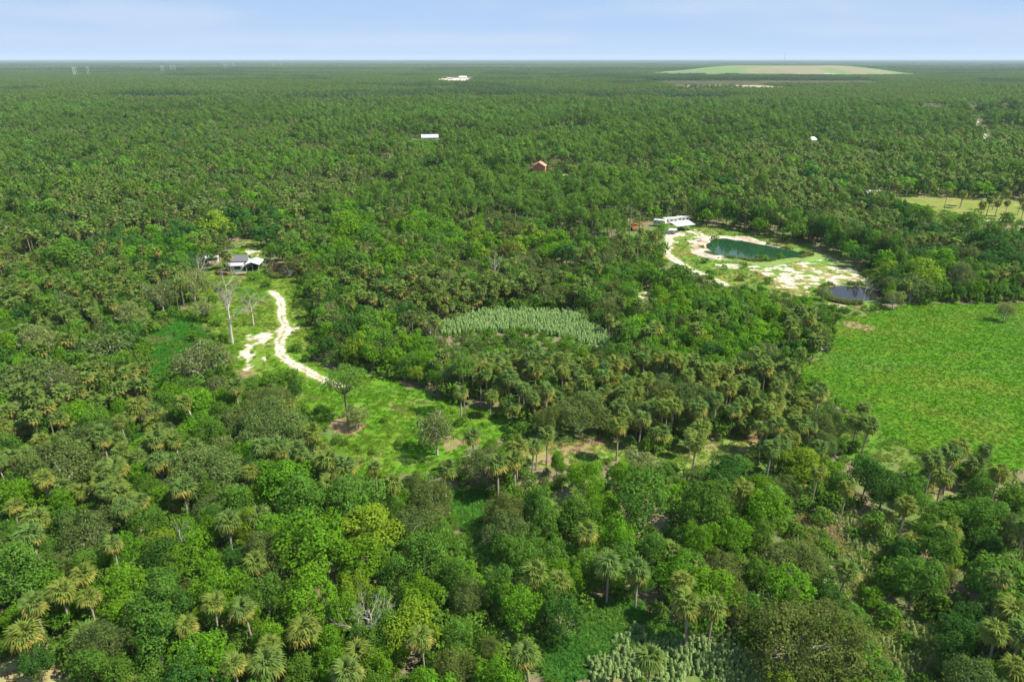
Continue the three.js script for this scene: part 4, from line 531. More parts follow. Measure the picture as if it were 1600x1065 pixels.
function buildPalm(p) {
  const close = p.d < 118, level = p.d < 190 ? 'near' : 'mid', list = PALMS[level], i = Math.min(list.length - 1, Math.floor(p.v * list.length)), v = list[i], g = new THREE.Group(), r = rng(Math.round(p.x * 97 + p.z * 13)), green = at(frondMats, p.tone);
  const trunk = part('trunk', at(palmTrunks, p.tone), palmBark, g);
  trunk.scale.set(1, p.h / PALM_H / p.sx, 1);
  const y = p.h / p.sx;
  if (close) {
    for (const [fr, m] of [[v.green, green], [v.yellow, yellowFrond], [v.straw, strawFrond]]) for (const f of fr) { const q = part('frond', v.pick(m === strawFrond), m, g); q.position.y = y; q.rotation.set(f[2], f[0], f[1], 'YZX'); q.scale.setScalar(f[3]); }
  } else {
    part('crown', v.gGeo, green, g).position.y = y; part('yellow_fronds', v.yGeo, yellowFrond, g).position.y = y; part('dead_fronds', v.sGeo, strawFrond, g).position.y = y;
  }
  g.position.set(p.x, 0, p.z); g.rotation.y = p.yaw; g.scale.setScalar(p.sx);
  if (p.lean && !p.note) { g.rotation.x = p.lean[0]; g.rotation.z = p.lean[1]; }
  top(g, 'sabal_palm');
  const w = p.note ?? fit((p.h > 7.8 ? 'tall ' : p.h < 6.2 ? 'short ' : '') + palmLook(v, i), neighbour(p), where(p.x, p.z));
  return tag(g, w, 'palm', p.note ? null : w.replace('sabal palm', 'sabal palms'));
}
for (const p of chosen) p.k === 'P' ? buildPalm(p) : buildTree(p);
{ // the palm whose pale trunk leans out over the gap
  const g = new THREE.Group(), v = PALMS.near[2], m = new Raw(), H = 9.6, pts = [];
  for (let i = 0; i <= 7; i++) { const t = i / 7; pts.push([Math.pow(t, 0.8) * -2.0 + 0.3 * Math.sin(t * 3), t * H, t * 1.2, 0.19 - 0.03 * t]); }
  m.tube(pts, 8, WHITE); part('trunk', m.geo(), greyBark, g);
  for (const [fr, mat] of [[v.green, frondMats[1]], [v.yellow, yellowFrond], [v.straw, strawFrond]]) for (const f of fr) { const q = part('frond', v.pick(mat === strawFrond), mat, g); q.position.set(...pts[7].slice(0, 3)); q.rotation.set(f[2], f[0], f[1], 'YZX'); q.scale.setScalar(f[3]); }
  g.position.set(-65.7, 0, -126.4); top(g, 'sabal_palm'); tag(g, 'sabal palm leaning on a long bent pale trunk', 'palm');
}

// ---------------------------------------------------------------- the rest of the wood, as masses
function mass(name, label, category, list, geometries, material, tint, place) {
  const g = new THREE.Group(); top(g, name); tag(g, label, category, null, 'stuff');
  const sets = geometries.map(() => []);
  for (const p of list) sets[Math.min(sets.length - 1, Math.floor(p.v * sets.length))].push(p);
  const c = new THREE.Color(), o = new THREE.Object3D();
  sets.forEach((s, i) => {
    if (!s.length) return;
    const m = new THREE.InstancedMesh(geometries[i], material, s.length);
    m.name = 'foliage'; m.castShadow = m.receiveShadow = true;
    s.forEach((p, j) => { place(o, p); o.updateMatrix(); m.setMatrixAt(j, o.matrix); m.setColorAt(j, c.setRGB(...tint(p))); });
    g.add(m);
  });
  return g;
}
const treePlace = (o, p) => { o.position.set(p.x, 0, p.z); o.rotation.set(0, p.yaw, 0); o.scale.set(p.sx, p.sy, p.sx); };
const palmPlace = (o, p) => { o.position.set(p.x, (p.h - PALM_H * p.sx), p.z); o.rotation.set(0, p.yaw, 0); o.scale.setScalar(p.sx); };
const rest = plants.filter((p) => !chosen.has(p)), leafWhite = leafMaterial([1, 1, 1]), barkTint = [1.4, 1.15, 1.7];
const tone = (p) => { const t = at(TONES[p.k], p.tone), k = 0.86 + 0.28 * fbm(p.x * 0.02 + 8, p.z * 0.02, 3); return [t[0] * k, t[1] * k, t[2] * k]; };
const whole = (list) => list.map((s) => wholeTree(s, barkTint));
for (const [shape, name, label] of [['oak', 'oak_woods', 'grey-green oak canopy merging with the distant woods'], ['leafy', 'broadleaf_woods', 'mixed green broadleaf canopy merging with the distant woods'], ['sparse', 'bare_oak_woods', 'scattered half-bare grey crowns in the distant woods'], ['pine', 'pine_woods', 'pine canopy of the distant woods'], ['bush', 'undergrowth', 'low green undergrowth filling the gaps between the trees']]) {
  const l = rest.filter((p) => KIND[p.k] === shape), S = SHAPES[shape], split = shape === 'bush' ? 150 : 340;
  const a = l.filter((p) => p.d < split), b = l.filter((p) => p.d >= split), g = mass(name, label, shape === 'bush' ? 'undergrowth' : 'woods', a, whole(S.mid ?? S.near), leafWhite, tone, treePlace);
  const h = mass(name, label, 'woods', b, whole(S.far), leafWhite, tone, treePlace);
  for (const m of [...h.children]) g.add(m);
  scene.remove(h);
}
{
  const l = rest.filter((p) => p.k === 'P'), t = (p) => { const k = 0.85 + p.tone * 0.3; return [k, k, k]; };
  const g = mass('palm_woods', 'sabal palm canopy merging with the distant woods', 'woods', l.filter((p) => p.d < 330), palmWhole.mid, palmWholeMat, t, palmPlace), h = mass('palm_woods', '', 'woods', l.filter((p) => p.d >= 330), palmWhole.far, palmWholeMat, t, palmPlace);
  for (const m of [...h.children]) g.add(m);
  scene.remove(h);
}
console.log('plants', plants.length, 'single', chosen.size, Object.keys(LIMIT).map((n) => n + ' ' + [...chosen].filter((p) => NAME[p.k] === n).length).join(', '));

// ---------------------------------------------------------------- grass, weeds and canes
function tuft(seed, n, len, width, spread, bend) {
  const r = rng(seed), m = new Raw();
  for (let i = 0; i < n; i++) {
    const a = r() * 6.283, b = a + (r() - 0.5), l = len * (0.6 + r() * 0.7), w = width * (0.7 + r() * 0.6), o = spread * r(), x = Math.cos(a) * o, z = Math.sin(a) * o, lean = bend * (0.4 + r()), c = jitter(WHITE, r, 0.25, 0.1);
    const px = -Math.sin(b) * w, pz = Math.cos(b) * w, mx = x + Math.cos(b) * l * lean * 0.4, mz = z + Math.sin(b) * l * lean * 0.4, tx = x + Math.cos(b) * l * lean, tz = z + Math.sin(b) * l * lean;
    const A = m.v(x - px, -0.05, z - pz, c), B = m.v(x + px, -0.05, z + pz, c), C = m.v(mx + px, l * 0.62, mz + pz, c), D = m.v(mx - px, l * 0.62, mz - pz, c), T = m.v(tx, l * (1 - lean * 0.45), tz, c);
    m.t(A, B, C); m.t(A, C, D); m.t(D, C, T);
  }
  return m.geo();
}
const R1 = rng(77);
function strew(q, per, fn, limitX = 200) { const b = q.b, n = ((Math.min(b[2], limitX) - b[0]) * (b[3] - b[1])) / per, out = []; for (let i = 0; i < n; i++) { const x = b[0] + R1() * (Math.min(b[2], limitX) - b[0]), z = b[1] + R1() * (b[3] - b[1]); if (inside(q, ...warp(x, z)) && !inAny(pondList, x, z)) { const p = fn(x, z); if (p) out.push(p); } } return out; }
const onSand = (x, z) => trackDistance(x, z) < 1.5 || (inAny(padList, ...warp(x, z)) && R1() < 0.85) || (inAny(dirtList, ...warp(x, z)) && R1() < 0.75);
const grassTint = (p) => { const c = groundColor(p.x, p.z), k = 1.4 + (p.tone - 0.5) * 0.4; return [c[0] * k, c[1] * k, c[2] * k]; };
const blade = (x, z, s) => ({ x, z, v: R1(), tone: R1(), sx: s * (0.7 + R1() * 0.6), sy: s * (0.6 + R1() * 0.8), yaw: R1() * 6.283 });
const shortGrass = [1, 2, 3].map((i) => tuft(900 + i, 14, 0.3, 0.045, 0.4, 1.5)), longGrass = [1, 2, 3].map((i) => tuft(910 + i, 22, 1.25, 0.045, 0.4, 0.85)), grassPlace = (o, p) => { treePlace(o, p); o.position.y = bumps(p.x, p.z) + 0.03; };
mass('pasture_grass', 'short bright green grass covering the pasture', 'grass', strew(open.pasture, 0.25, (x, z) => { const n = fbm(x * 0.3, z * 0.3, 3); return x < 185 && blade(x, z, 0.42 + n * 0.2); }, 190), shortGrass, leafWhite, grassTint, grassPlace);
{
  const l = [];
  for (const k of ['track_lawn', 'house_lawn', 'palm_lane', 'pasture_foot', 'pond_yard', 'bare_corner', 'house_gap', 'scrub', 'scrub_gap', 'green_strip']) l.push(...strew(open[k], k === 'pond_yard' ? 1.1 : 0.55, (x, z) => { const n = fbm(x * 0.35 + 20, z * 0.35, 3); return n > 0.3 && !onSand(x, z) && blade(x, z, (k === 'scrub' ? 1.3 : k === 'green_strip' ? 1.5 : 0.5) + n * 0.8); }));
  mass('lawn_grass', 'short grass and weeds on the lawns and lanes', 'grass', l, shortGrass, leafWhite, grassTint, grassPlace);
  const t = [];
  for (const k of ['tall_grass', 'grass_gap', 'scrub', 'green_strip']) t.push(...strew(open[k], k === 'scrub' ? 0.7 : 0.3, (x, z) => blade(x, z, k === 'scrub' ? 0.85 : 0.8)));
  mass('tall_grass', 'long lodging blue-green grass in the openings', 'grass', t, longGrass, leafWhite, grassTint, grassPlace);
  const w = [];
  for (const k of ['track_lawn', 'house_lawn', 'pasture_foot', 'pond_yard', 'palm_lane', 'grass_gap']) w.push(...strew(open[k], 45, (x, z) => !onSand(x, z) && fbm(x * 0.1 + 3, z * 0.1, 2) > 0.46 && { ...blade(x, z, 0.3), k: 'R' }));
  mass('lawn_weeds', 'low leafy weeds dotted over the lawns', 'weeds', w, SHAPES.bush.near.map((s) => s.crown), leafWhite, (p) => { const t = at(TONES.R, p.tone); return [t[0] * 1.3, t[1] * 1.5, t[2]]; }, treePlace);
}
{ // canes: upright spikes of pale leaves
  const cane = [1, 2, 3].map((i) => { const r = rng(940 + i), m = new Raw(); for (let k = 0; k < 28; k++) { const y = 0.2 + (k / 28) * 0.95, a = k * 2.4, tilt = 0.35 + r() * 0.5, d = unit(Math.cos(a) * 0.8, tilt, Math.sin(a) * 0.8), l = 0.5 * (1.15 - 0.6 * (k / 28)); m.leaf(d[0] * l * 0.5, y + d[1] * l * 0.5, d[2] * l * 0.5, unit(Math.cos(a) * 0.7 + r() * 0.3, 0.9, Math.sin(a) * 0.7), l * 1.2, l * 0.42, r, jitter(WHITE, r, 0.38, 0.05)); } m.tube([[0, 0, 0, 0.03], [0, 1.1, 0, 0.015]], 3, [0.8, 0.7, 0.6]); return m.geo(); });
  const tint = (p) => { const k = 0.8 + p.tone * 0.4; return [0.25 * k, 0.35 * k, 0.125 * k]; };
  { // reeds round the ponds
    const l = [];
    for (const [k, q] of Object.entries(ponds)) for (let i = 0, pts = spline(q.p, 900); i < 900; i++) { const p = pts[i], c = pts[(i + 450) % 900], d = unit(p.x - c.x, 0, p.z - c.z); if (k === 'green_pond' && p.z < -288) continue; if (noise(i * 0.06, 5) > 0.42) l.push(blade(p.x + d[0] * (0.6 + R1() * 2.6), p.z + d[2] * (0.6 + R1() * 2.6), 0.95)); }
    mass('bank_reeds', 'green and straw-tipped reeds along the pond banks', 'reeds', l, longGrass, leafWhite, (p) => (p.tone > 0.7 ? [0.26, 0.22, 0.09] : [0.11, 0.2, 0.035]), (o, p) => { grassPlace(o, p); o.position.y = 0.15; });
  }
  mass('cane_bed', 'pale green upright canes crowded beside the tall grass', 'canes', strew(open.cane_bed, 0.22, (x, z) => fbm(x * 0.4, z * 0.4, 2) > 0.25 && blade(x, z, 1.0)), cane, leafWhite, tint, grassPlace);
  mass('cane_field', 'pale green canes covering a gap in the middle of the woods', 'canes', strew(open.cane_field, 0.3, (x, z) => blade(x, z, 0.8 + 0.9 * fbm(x * 0.14, z * 0.14, 3))), cane, leafWhite, (p) => { const k = 0.85 + p.tone * 0.35; return [0.26 * k, 0.39 * k, 0.14 * k]; }, grassPlace);
  mass('cane_scrub', 'pale green canes scattered through the straw-coloured scrub', 'canes', [...strew(open.scrub, 0.5, (x, z) => fbm(x * 0.15 + 9, z * 0.15, 2) > 0.42 && blade(x, z, 0.9))], cane, leafWhite, (p) => { const k = 0.85 + p.tone * 0.35; return [0.25 * k, 0.32 * k, 0.11 * k]; }, grassPlace);
}

// ---------------------------------------------------------------- dead trees: trunk and bare branches
function deadTree(seed, x, z, H, spread, label, { tilt = 0, branches = 8, rad = 0.24, from = 0.4, mat = deadWood, twigs = 4 } = {}) {
  const r = rng(seed), g = new THREE.Group(), m = new Raw(), pts = [];
  for (let i = 0; i <= 6; i++) { const t = i / 6; pts.push([tilt * t * H + (r() - 0.5) * 0.35 * t * 2, t * H, (r() - 0.5) * 0.5 * t, rad * (1.25 - 1.05 * t)]); }
  m.tube(pts, 7, WHITE); part('trunk', m.geo(), mat, g);
  for (let b = 0; b < branches; b++) {
    const w = new Raw(), t = from + ((1 - from) * (b + r() * 0.6)) / branches, k = Math.min(5, Math.floor(t * 6)), f = t * 6 - k, s = [0, 1, 2].map((c) => lerp(pts[k][c], pts[k + 1][c], f)), a = b * 2.39996 + r(), L = spread * (0.7 + r() * 0.5) * (1.15 - 0.5 * t);
    const go = (p, dir, len, rr, depth) => {
      const q = [p], n = 3; let d = dir.slice(), c = p;
      for (let i = 1; i <= n; i++) { d = unit(d[0] + (r() - 0.5) * 0.7, d[1] + (r() - 0.35) * 0.5, d[2] + (r() - 0.5) * 0.7); c = [c[0] + d[0] * len / n, c[1] + d[1] * len / n, c[2] + d[2] * len / n, rr * (1 - 0.75 * i / n)]; q.push(c); if (depth < 2) for (let y = 0; y < (depth ? 2 : twigs / 2); y++) go([c[0], c[1], c[2], rr * 0.55 * (1 - 0.5 * i / n)], unit(d[0] + (r() - 0.5) * 1.8, d[1] + (r() - 0.3) * 1.4, d[2] + (r() - 0.5) * 1.8), len * 0.5, rr * 0.5, depth + 1); }
      w.tube(q, depth ? 3 : 5, WHITE);
    };
    go([s[0], s[1], s[2], rad * 0.5 * (1.2 - t)], unit(Math.cos(a), 0.55 + r() * 0.5, Math.sin(a)), L, rad * 0.5 * (1.25 - t), 0);
    part('branch', w.geo(), mat, g);
  }
  g.position.set(x, 0, z); top(g, 'dead_tree');
  return tag(g, label, 'dead tree');
}
deadTree(1, -18.6, -69.5, 8.2, 4.2, 'bleached bare dead tree with spreading branches among bright green trees', { branches: 9, rad: 0.2, from: 0.3 });
deadTree(2, -79.5, -179.3, 19.5, 4.4, 'tall white dead tree standing between lawn and sand track', { rad: 0.36, branches: 13, from: 0.38, tilt: 0.03, twigs: 6 });
deadTree(3, -78.6, -193.9, 9.5, 5, 'small dark-trunked bare tree on the lawn behind the tall dead tree', { rad: 0.22, branches: 10, from: 0.35, mat: greyBark });
deadTree(4, 117.6, -216.4, 6.8, 3.4, 'thin bare dead tree leaning over the dark pool', { rad: 0.14, branches: 7, from: 0.25 });
deadTree(5, -52, -87, 7.5, 2.6, 'small bare grey tree among the bright green trees near the palms', { rad: 0.13, branches: 6, from: 0.4, mat: greyBark });
deadTree(6, 60.5, -125, 6, 2.6, 'pale bare sapling below the pasture beside the yellow-green tree', { rad: 0.12, branches: 6, from: 0.3 });
deadTree(7, -6, -230, 12, 4, 'pale dead tree rising from the woods behind the cane field', { rad: 0.2, branches: 8, from: 0.4 });
deadTree(8, -60, -345, 13, 4, 'slim dead tree far beyond the brown pool', { rad: 0.22, branches: 6, from: 0.5 });
deadTree(9, -112, -236, 9, 4.5, 'grey bare tree tangled beside the lawn of the little house', { rad: 0.2, branches: 9, from: 0.3, mat: greyBark });
deadTree(10, -92, -247, 7, 4, 'bare dark tree between the little house and the brown pool', { rad: 0.18, branches: 8, from: 0.3, mat: barkMat });
{ // the broken palm trunk without a crown
  const g = new THREE.Group(), m = new Raw(), r = rng(31);
  m.tube([[0, 0, 0, 0.34], [0, 2, 0, 0.3], [0.1, 4.2, 0, 0.28], [0.12, 5.1, 0, 0.2]], 8, WHITE); part('trunk', m.geo(), palmBark, g);
  for (let i = 0; i < 9; i++) { const q = part('dead_frond', deadKinds[i % 2], strawFrond, g); q.position.set(0.1, 5, 0); q.rotation.set((r() - 0.5) * 0.8, i * 2.4, -1 - r() * 0.5, 'YZX'); }
  g.position.set(-60, 0, -90.2); top(g, 'palm_snag'); tag(g, 'broken palm trunk with a few hanging dead fronds and no crown', 'palm snag');
}
{ // cut trunks heaped at the edge of the pasture
  const g = new THREE.Group(), r = rng(5);
  for (let i = 0; i < 9; i++) { const m = new Raw(), a = 0.3 + (r() - 0.5) * 0.9, l = 3 + r() * 3, x = (r() - 0.5) * 5, z = (r() - 0.5) * 4, y = 0.2 + r() * 0.9; m.tube([[x - Math.cos(a) * l / 2, y, z - Math.sin(a) * l / 2, 0.2], [x, y + 0.3, z, 0.18], [x + Math.cos(a) * l / 2, y + r(), z + Math.sin(a) * l / 2, 0.14]], 6, jitter(WHITE, r)); part('log', m.geo(), greyBark, g); }
  g.position.set(85, 0, -176); top(g, 'log_heap'); tag(g, 'heap of grey fallen palm logs at the edge of the pasture', 'log heap');
}

// ---------------------------------------------------------------- buildings
const paint = (name, c, rough = 0.6, more = {}) => new THREE.MeshStandardMaterial({ name, color: new THREE.Color().setRGB(...c), roughness: rough, side: THREE.DoubleSide, ...more });
const whitePaint = paint('white paint', [0.52, 0.52, 0.5], 0.4), greyWall = paint('grey boards', [0.55, 0.54, 0.5]), darkRoof = paint('dark shingle', [0.1, 0.1, 0.11], 0.9), metalRoof = paint('metal roofing', [0.36, 0.375, 0.4], 0.5), glassDark = paint('window glass', [0.03, 0.035, 0.04], 0.1), brick = paint('orange brick', [0.42, 0.17, 0.09], 0.9), rust = paint('rusty metal', [0.2, 0.105, 0.06], 0.9), redPaint = paint('red paint', [0.55, 0.12, 0.08], 0.4), concrete = paint('concrete', [0.5, 0.49, 0.46], 0.9), timber = paint('timber', [0.28, 0.2, 0.13], 0.9), steel = paint('galvanised steel', [0.5, 0.52, 0.54], 0.5), bluePaint = paint('blue tarpaulin', [0.08, 0.2, 0.45], 0.7);
function slab(name, [w, h, d], [x, y, z], m, parent) { return boxAt(name, w, h, d, x, y, z, m, parent); }
function boxAt(name, w, h, d, x, y, z, m, parent) { const q = part(name, new THREE.BoxGeometry(w, h, d), m, parent); q.position.set(x, y, z); return q; }
function gable(w, d, rise, over, thick) {   // two slopes with thickness, ridge along x
  const s = new THREE.Shape([[-d / 2 - over, -over * rise / (d / 2)], [0, rise], [d / 2 + over, -over * rise / (d / 2)], [d / 2 + over, -over * rise / (d / 2) + thick], [0, rise + thick], [-d / 2 - over, -over * rise / (d / 2) + thick]].map(([a, b]) => new THREE.Vector2(a, b)));
  return new THREE.ExtrudeGeometry(s, { depth: w + over * 2, bevelEnabled: false }).translate(0, 0, -w / 2 - over).rotateY(Math.PI / 2);
}
function gableWall(d, rise, thick) { return new THREE.ExtrudeGeometry(new THREE.Shape([new THREE.Vector2(-d / 2, 0), new THREE.Vector2(d / 2, 0), new THREE.Vector2(0, rise)]), { depth: thick, bevelEnabled: false }).rotateY(Math.PI / 2); }
function house(name, label, category, [x, z], turn, { w, d, h, rise, wall, roof, windows = [], door, chimney }) {
  const g = new THREE.Group();
  boxAt('wall', w, h, d, 0, h / 2, 0, wall, g);
  for (const s of [-1, 1]) part('gable_wall', gableWall(d - 0.1, rise * 0.98, 0.12), wall, g).position.set(s * (w / 2 - 0.2) - 0.06, h, 0);
  const rf = part('roof', gable(w, d, rise, 0.5, 0.16), roof, g); rf.position.y = h + 0.02;
  if (chimney) boxAt('chimney', 0.7, 1.6, 0.7, w * 0.2, rise * 0.6 + 0.6, 0.6, brick, rf);
  for (const wx of windows) { const q = boxAt('window', 1.2, 1.0, 0.06, wx, h * 0.58, d / 2 + 0.02, whitePaint, g); boxAt('pane', 1.0, 0.8, 0.04, 0, 0, 0.03, glassDark, q); }
  if (door !== undefined) { const q = boxAt('door', 1.0, 2.05, 0.08, door, 1.03, d / 2 + 0.03, timber, g); boxAt('handle', 0.06, 0.06, 0.08, 0.38, 0, 0.07, steel, q); }
  g.position.set(x, 0, z); g.rotation.y = turn; top(g, name);
  return tag(g, label, category);
}
{ // the little house by the brown pool: three low buildings round a drive
  house('cottage', 'small pale grey cottage with a dark shingle roof beside the brown pool', 'house', [-106.5, -259], 0.12, { w: 6.6, d: 5, h: 2.6, rise: 1.5, wall: greyWall, roof: darkRoof, windows: [-1.8, 1.6], door: 0 });
  const a = house('cabin', 'low white cabin with a square dark window before the cottage', 'cabin', [-105.5, -252.2], 0.12, { w: 5.2, d: 3, h: 2.4, rise: 0.5, wall: whitePaint, roof: metalRoof, windows: [], door: -1.8 });
  boxAt('window', 2.2, 1.1, 0.1, 0.8, 1.5, 1.52, glassDark, a);
  const g = new THREE.Group();   // open-fronted carport
  for (const sx of [-1, 1]) for (const sz of [-1, 1]) boxAt('post', 0.16, 2.6, 0.16, sx * 2.3, 1.3, sz * 3.2, whitePaint, g);
  boxAt('post', 0.16, 2.6, 0.16, 0, 1.3, 3.2, whitePaint, g);
  boxAt('side_wall', 0.1, 2.4, 6.3, -2.42, 1.25, 0, whitePaint, g); boxAt('back_wall', 4.4, 2.4, 0.1, 0, 1.25, -3.32, darkRoof, g);
  const rf = part('roof', gable(6.8, 5, 0.9, 0.4, 0.12), whitePaint, g); rf.position.y = 2.62; rf.rotation.y = Math.PI / 2;
  g.position.set(-99.3, 0, -254.5); g.rotation.y = 0.1; top(g, 'carport'); tag(g, 'white roofed carport with a dark open front by the cottage', 'carport');
  const s = house('garden_shed', 'small white shed under the trees beside the cottage lawn', 'shed', [-119.3, -264], 0.3, { w: 4.2, d: 3, h: 2.4, rise: 0.7, wall: whitePaint, roof: whitePaint, windows: [-1], door: 0.9 });
  const t = new THREE.Group();   // a rusty flatbed trailer in the grass
  boxAt('bed', 5, 0.22, 2, 0, 0.75, 0, rust, t); boxAt('side_board', 5, 0.4, 0.08, 0, 1.06, 0.98, rust, t); boxAt('side_board', 5, 0.4, 0.08, 0, 1.06, -0.98, rust, t); boxAt('drawbar', 1.6, 0.12, 0.12, 3.2, 0.6, 0, steel, t);
  for (const sx of [-0.6, 0.6]) for (const sz of [-1, 1]) { const q = part('wheel', new THREE.CylinderGeometry(0.36, 0.36, 0.24, 14).rotateX(Math.PI / 2), glassDark, t); q.position.set(sx, 0.36, sz * 1.12); part('rim', new THREE.CylinderGeometry(0.18, 0.18, 0.26, 10).rotateX(Math.PI / 2), steel, q); }
  t.position.set(-108.6, 0, -246.6); t.rotation.y = -0.15; top(t, 'flatbed_trailer'); tag(t, 'rusty flatbed trailer left in the grass before the cabin', 'trailer');
  const c = new THREE.Group();   // a second one, loaded with boards
  boxAt('bed', 4, 0.2, 1.8, 0, 0.7, 0, timber, c); for (let i = 0; i < 6; i++) boxAt('plank', 3.4, 0.08, 0.24, (i % 3 - 1) * 0.15, 0.86 + Math.floor(i / 3) * 0.1, (i % 3 - 1) * 0.42, i % 2 ? rust : whitePaint, c); for (const sz of [-1, 1]) { const q = part('wheel', new THREE.CylinderGeometry(0.33, 0.33, 0.2, 14).rotateX(Math.PI / 2), glassDark, c); q.position.set(0, 0.33, sz); }
  c.position.set(-101.8, 0, -246.4); c.rotation.y = 0.25; top(c, 'board_cart'); tag(c, 'small cart loaded with brown and white boards before the cabin', 'cart');
  const b = new THREE.Group(), hull = new Raw();   // a rowing boat drawn up at the pool
  const ring = (y, k) => Array.from({ length: 14 }, (_, i) => { const u = (i / 14) * 6.283, cx = Math.cos(u), cz = Math.sin(u); return [cx * 2.1 * k, y + Math.abs(cx) ** 3 * 0.18, cz * 0.62 * k * (1 - 0.35 * cx * cx)]; }), r0 = ring(0.08, 0.6), r1 = ring(0.55, 1), r2 = ring(0.5, 0.9), r3 = ring(0.16, 0.52);
  for (const [p, q] of [[r0, r1], [r1, r2], [r2, r3]]) for (let i = 0; i < 14; i++) { const j = (i + 1) % 14; hull.quad(p[i], p[j], q[j], q[i], WHITE); }
  for (let i = 1; i < 13; i++) { hull.quad(r3[0], r3[i], r3[i + 1], r3[0], WHITE); hull.quad(r0[0], r0[i], r0[i + 1], r0[0], WHITE); }
  part('hull', hull.geo(), plain('pink paint', [0.7, 0.34, 0.26], 0.5), b); for (const bx of [-0.7, 0.5]) boxAt('bench', 0.25, 0.05, 1.0, bx, 0.44, 0, timber, b);
  b.position.set(-92.8, 0.02, -260.3); b.rotation.y = 0.1; top(b, 'rowing_boat'); tag(b, 'faded pink rowing boat drawn up beside the brown pool', 'boat');
}
function travelTrailer(x, z, turn, len, label) {
  const g = new THREE.Group(), s = new THREE.Shape();
  s.moveTo(-len / 2, 0.6); s.lineTo(len / 2 - 0.6, 0.6); s.quadraticCurveTo(len / 2, 0.8, len / 2, 1.4); s.lineTo(len / 2 - 0.2, 2.9); s.quadraticCurveTo(len / 2 - 0.3, 3.15, len / 2 - 0.7, 3.15); s.lineTo(-len / 2 + 0.3, 3.15); s.quadraticCurveTo(-len / 2, 3.15, -len / 2, 2.8);
  part('body', new THREE.ExtrudeGeometry(s, { depth: 2.4, bevelEnabled: true, bevelSize: 0.06, bevelThickness: 0.06, bevelSegments: 2 }).translate(0, 0, -1.2), whitePaint, g);
  for (const wx of [-len * 0.3, 0, len * 0.28]) boxAt('window', 1.1, 0.6, 0.05, wx, 2.1, 1.28, glassDark, g);
  boxAt('door', 0.75, 1.8, 0.05, len * 0.14, 1.65, 1.28, greyWall, g); boxAt('roof_vent', 0.9, 0.3, 0.8, -len * 0.2, 3.3, 0, whitePaint, g); boxAt('stripe', len * 0.8, 0.12, 0.04, -0.2, 1.3, 1.275, rust, g);
  for (const wx of [-0.45, 0.45]) for (const sz of [-1, 1]) { const q = part('wheel', new THREE.CylinderGeometry(0.36, 0.36, 0.22, 14).rotateX(Math.PI / 2), glassDark, g); q.position.set(wx, 0.36, sz * 1.12); }
  boxAt('drawbar', 1.3, 0.12, 0.14, len / 2 + 0.5, 0.55, 0, steel, g);
  g.position.set(x, 0, z); g.rotation.y = turn; top(g, 'travel_trailer'); return tag(g, label, 'trailer');
}
{
  travelTrailer(77.5, -331.5, 0.3, 7.6, 'long white travel trailer parked behind the metal pole barn');
  travelTrailer(71.5, -327.0, -0.5, 6, 'short white travel trailer at the head of the sand track');
  travelTrailer(84.2, -334.5, 0.2, 6.5, 'white travel trailer partly behind the metal pole barn under trees');
  const g = new THREE.Group(); // pole barn with a single sloping metal roof
  for (const sx of [-1, 0, 1]) for (const sz of [-1, 1]) boxAt('post', 0.2, sz > 0 ? 2.7 : 3.6, 0.2, sx * 4.6, (sz > 0 ? 2.7 : 3.6) / 2, sz * 2.6, timber, g);
  for (let i = 0; i < 12; i++) { const q = boxAt('roof_panel', 0.86, 0.06, 6.4, -4.84 + i * 0.88, 3.28 + (i % 2) * 0.012, 0, metalRoof, g); q.rotation.x = 0.165; }
  boxAt('workbench', 3, 0.9, 0.8, -2, 0.45, -1.6, timber, g);
  g.position.set(80.5, 0, -319); g.rotation.y = 0.42; top(g, 'pole_barn'); tag(g, 'open pole barn with a sloping grey metal roof beside the green pond', 'barn');
  house('tool_shed', 'small grey-blue metal shed at the head of the sand track', 'shed', [73.6, -311.5], -0.2, { w: 4, d: 2.6, h: 2.0, rise: 0.5, wall: metalRoof, roof: metalRoof, windows: [], door: 0.4 });
  const e = new THREE.Group();   // an orange digger half hidden by the pines
  const orange = paint('orange machine paint', [0.48, 0.14, 0.04], 0.5);
  boxAt('body', 2.4, 1.1, 1.8, 0, 1.5, 0, orange, e); boxAt('cab', 1.1, 1.4, 1.0, 0.6, 2.7, 0.35, orange, e); boxAt('cab_window', 0.9, 0.8, 1.04, 0.6, 2.9, 0.35, glassDark, e);
  for (const s of [-1, 1]) { const q = part('track', new THREE.CapsuleGeometry(0.42, 2.0, 4, 10).rotateZ(Math.PI / 2), glassDark, e); q.position.set(0, 0.44, s * 0.95); }
  const b1 = boxAt('boom', 3.2, 0.34, 0.3, 2.3, 2.9, -0.2, orange, e); b1.rotation.z = 0.6; const b2 = boxAt('arm', 2.2, 0.26, 0.26, 4.2, 3.0, -0.2, orange, e); b2.rotation.z = -1.0; const bk = boxAt('bucket', 0.7, 0.7, 0.9, 4.8, 1.9, -0.2, rust, e); bk.rotation.z = 0.4;
  e.position.set(57.5, 0, -318); e.rotation.y = 0.3; top(e, 'digger'); tag(e, 'orange digger among the pines west of the trailers', 'digger');
}
house('metal_roof_house', 'long house with a white metal roof alone in the far woods', 'house', [-81.4, -702], 0.15, { w: 16, d: 9, h: 3.2, rise: 2.4, wall: whitePaint, roof: metalRoof, windows: [-5, -1, 4], door: 1.5 });
house('brick_house', 'orange brick house with a pale roof in the woods', 'house', [19.6, -495], Math.PI / 2 - 0.15, { w: 9, d: 8.5, h: 5, rise: 2.6, wall: brick, roof: paint('brown shingle', [0.36, 0.2, 0.13], 0.9), windows: [-2.5, 2.5], door: 0, chimney: true });
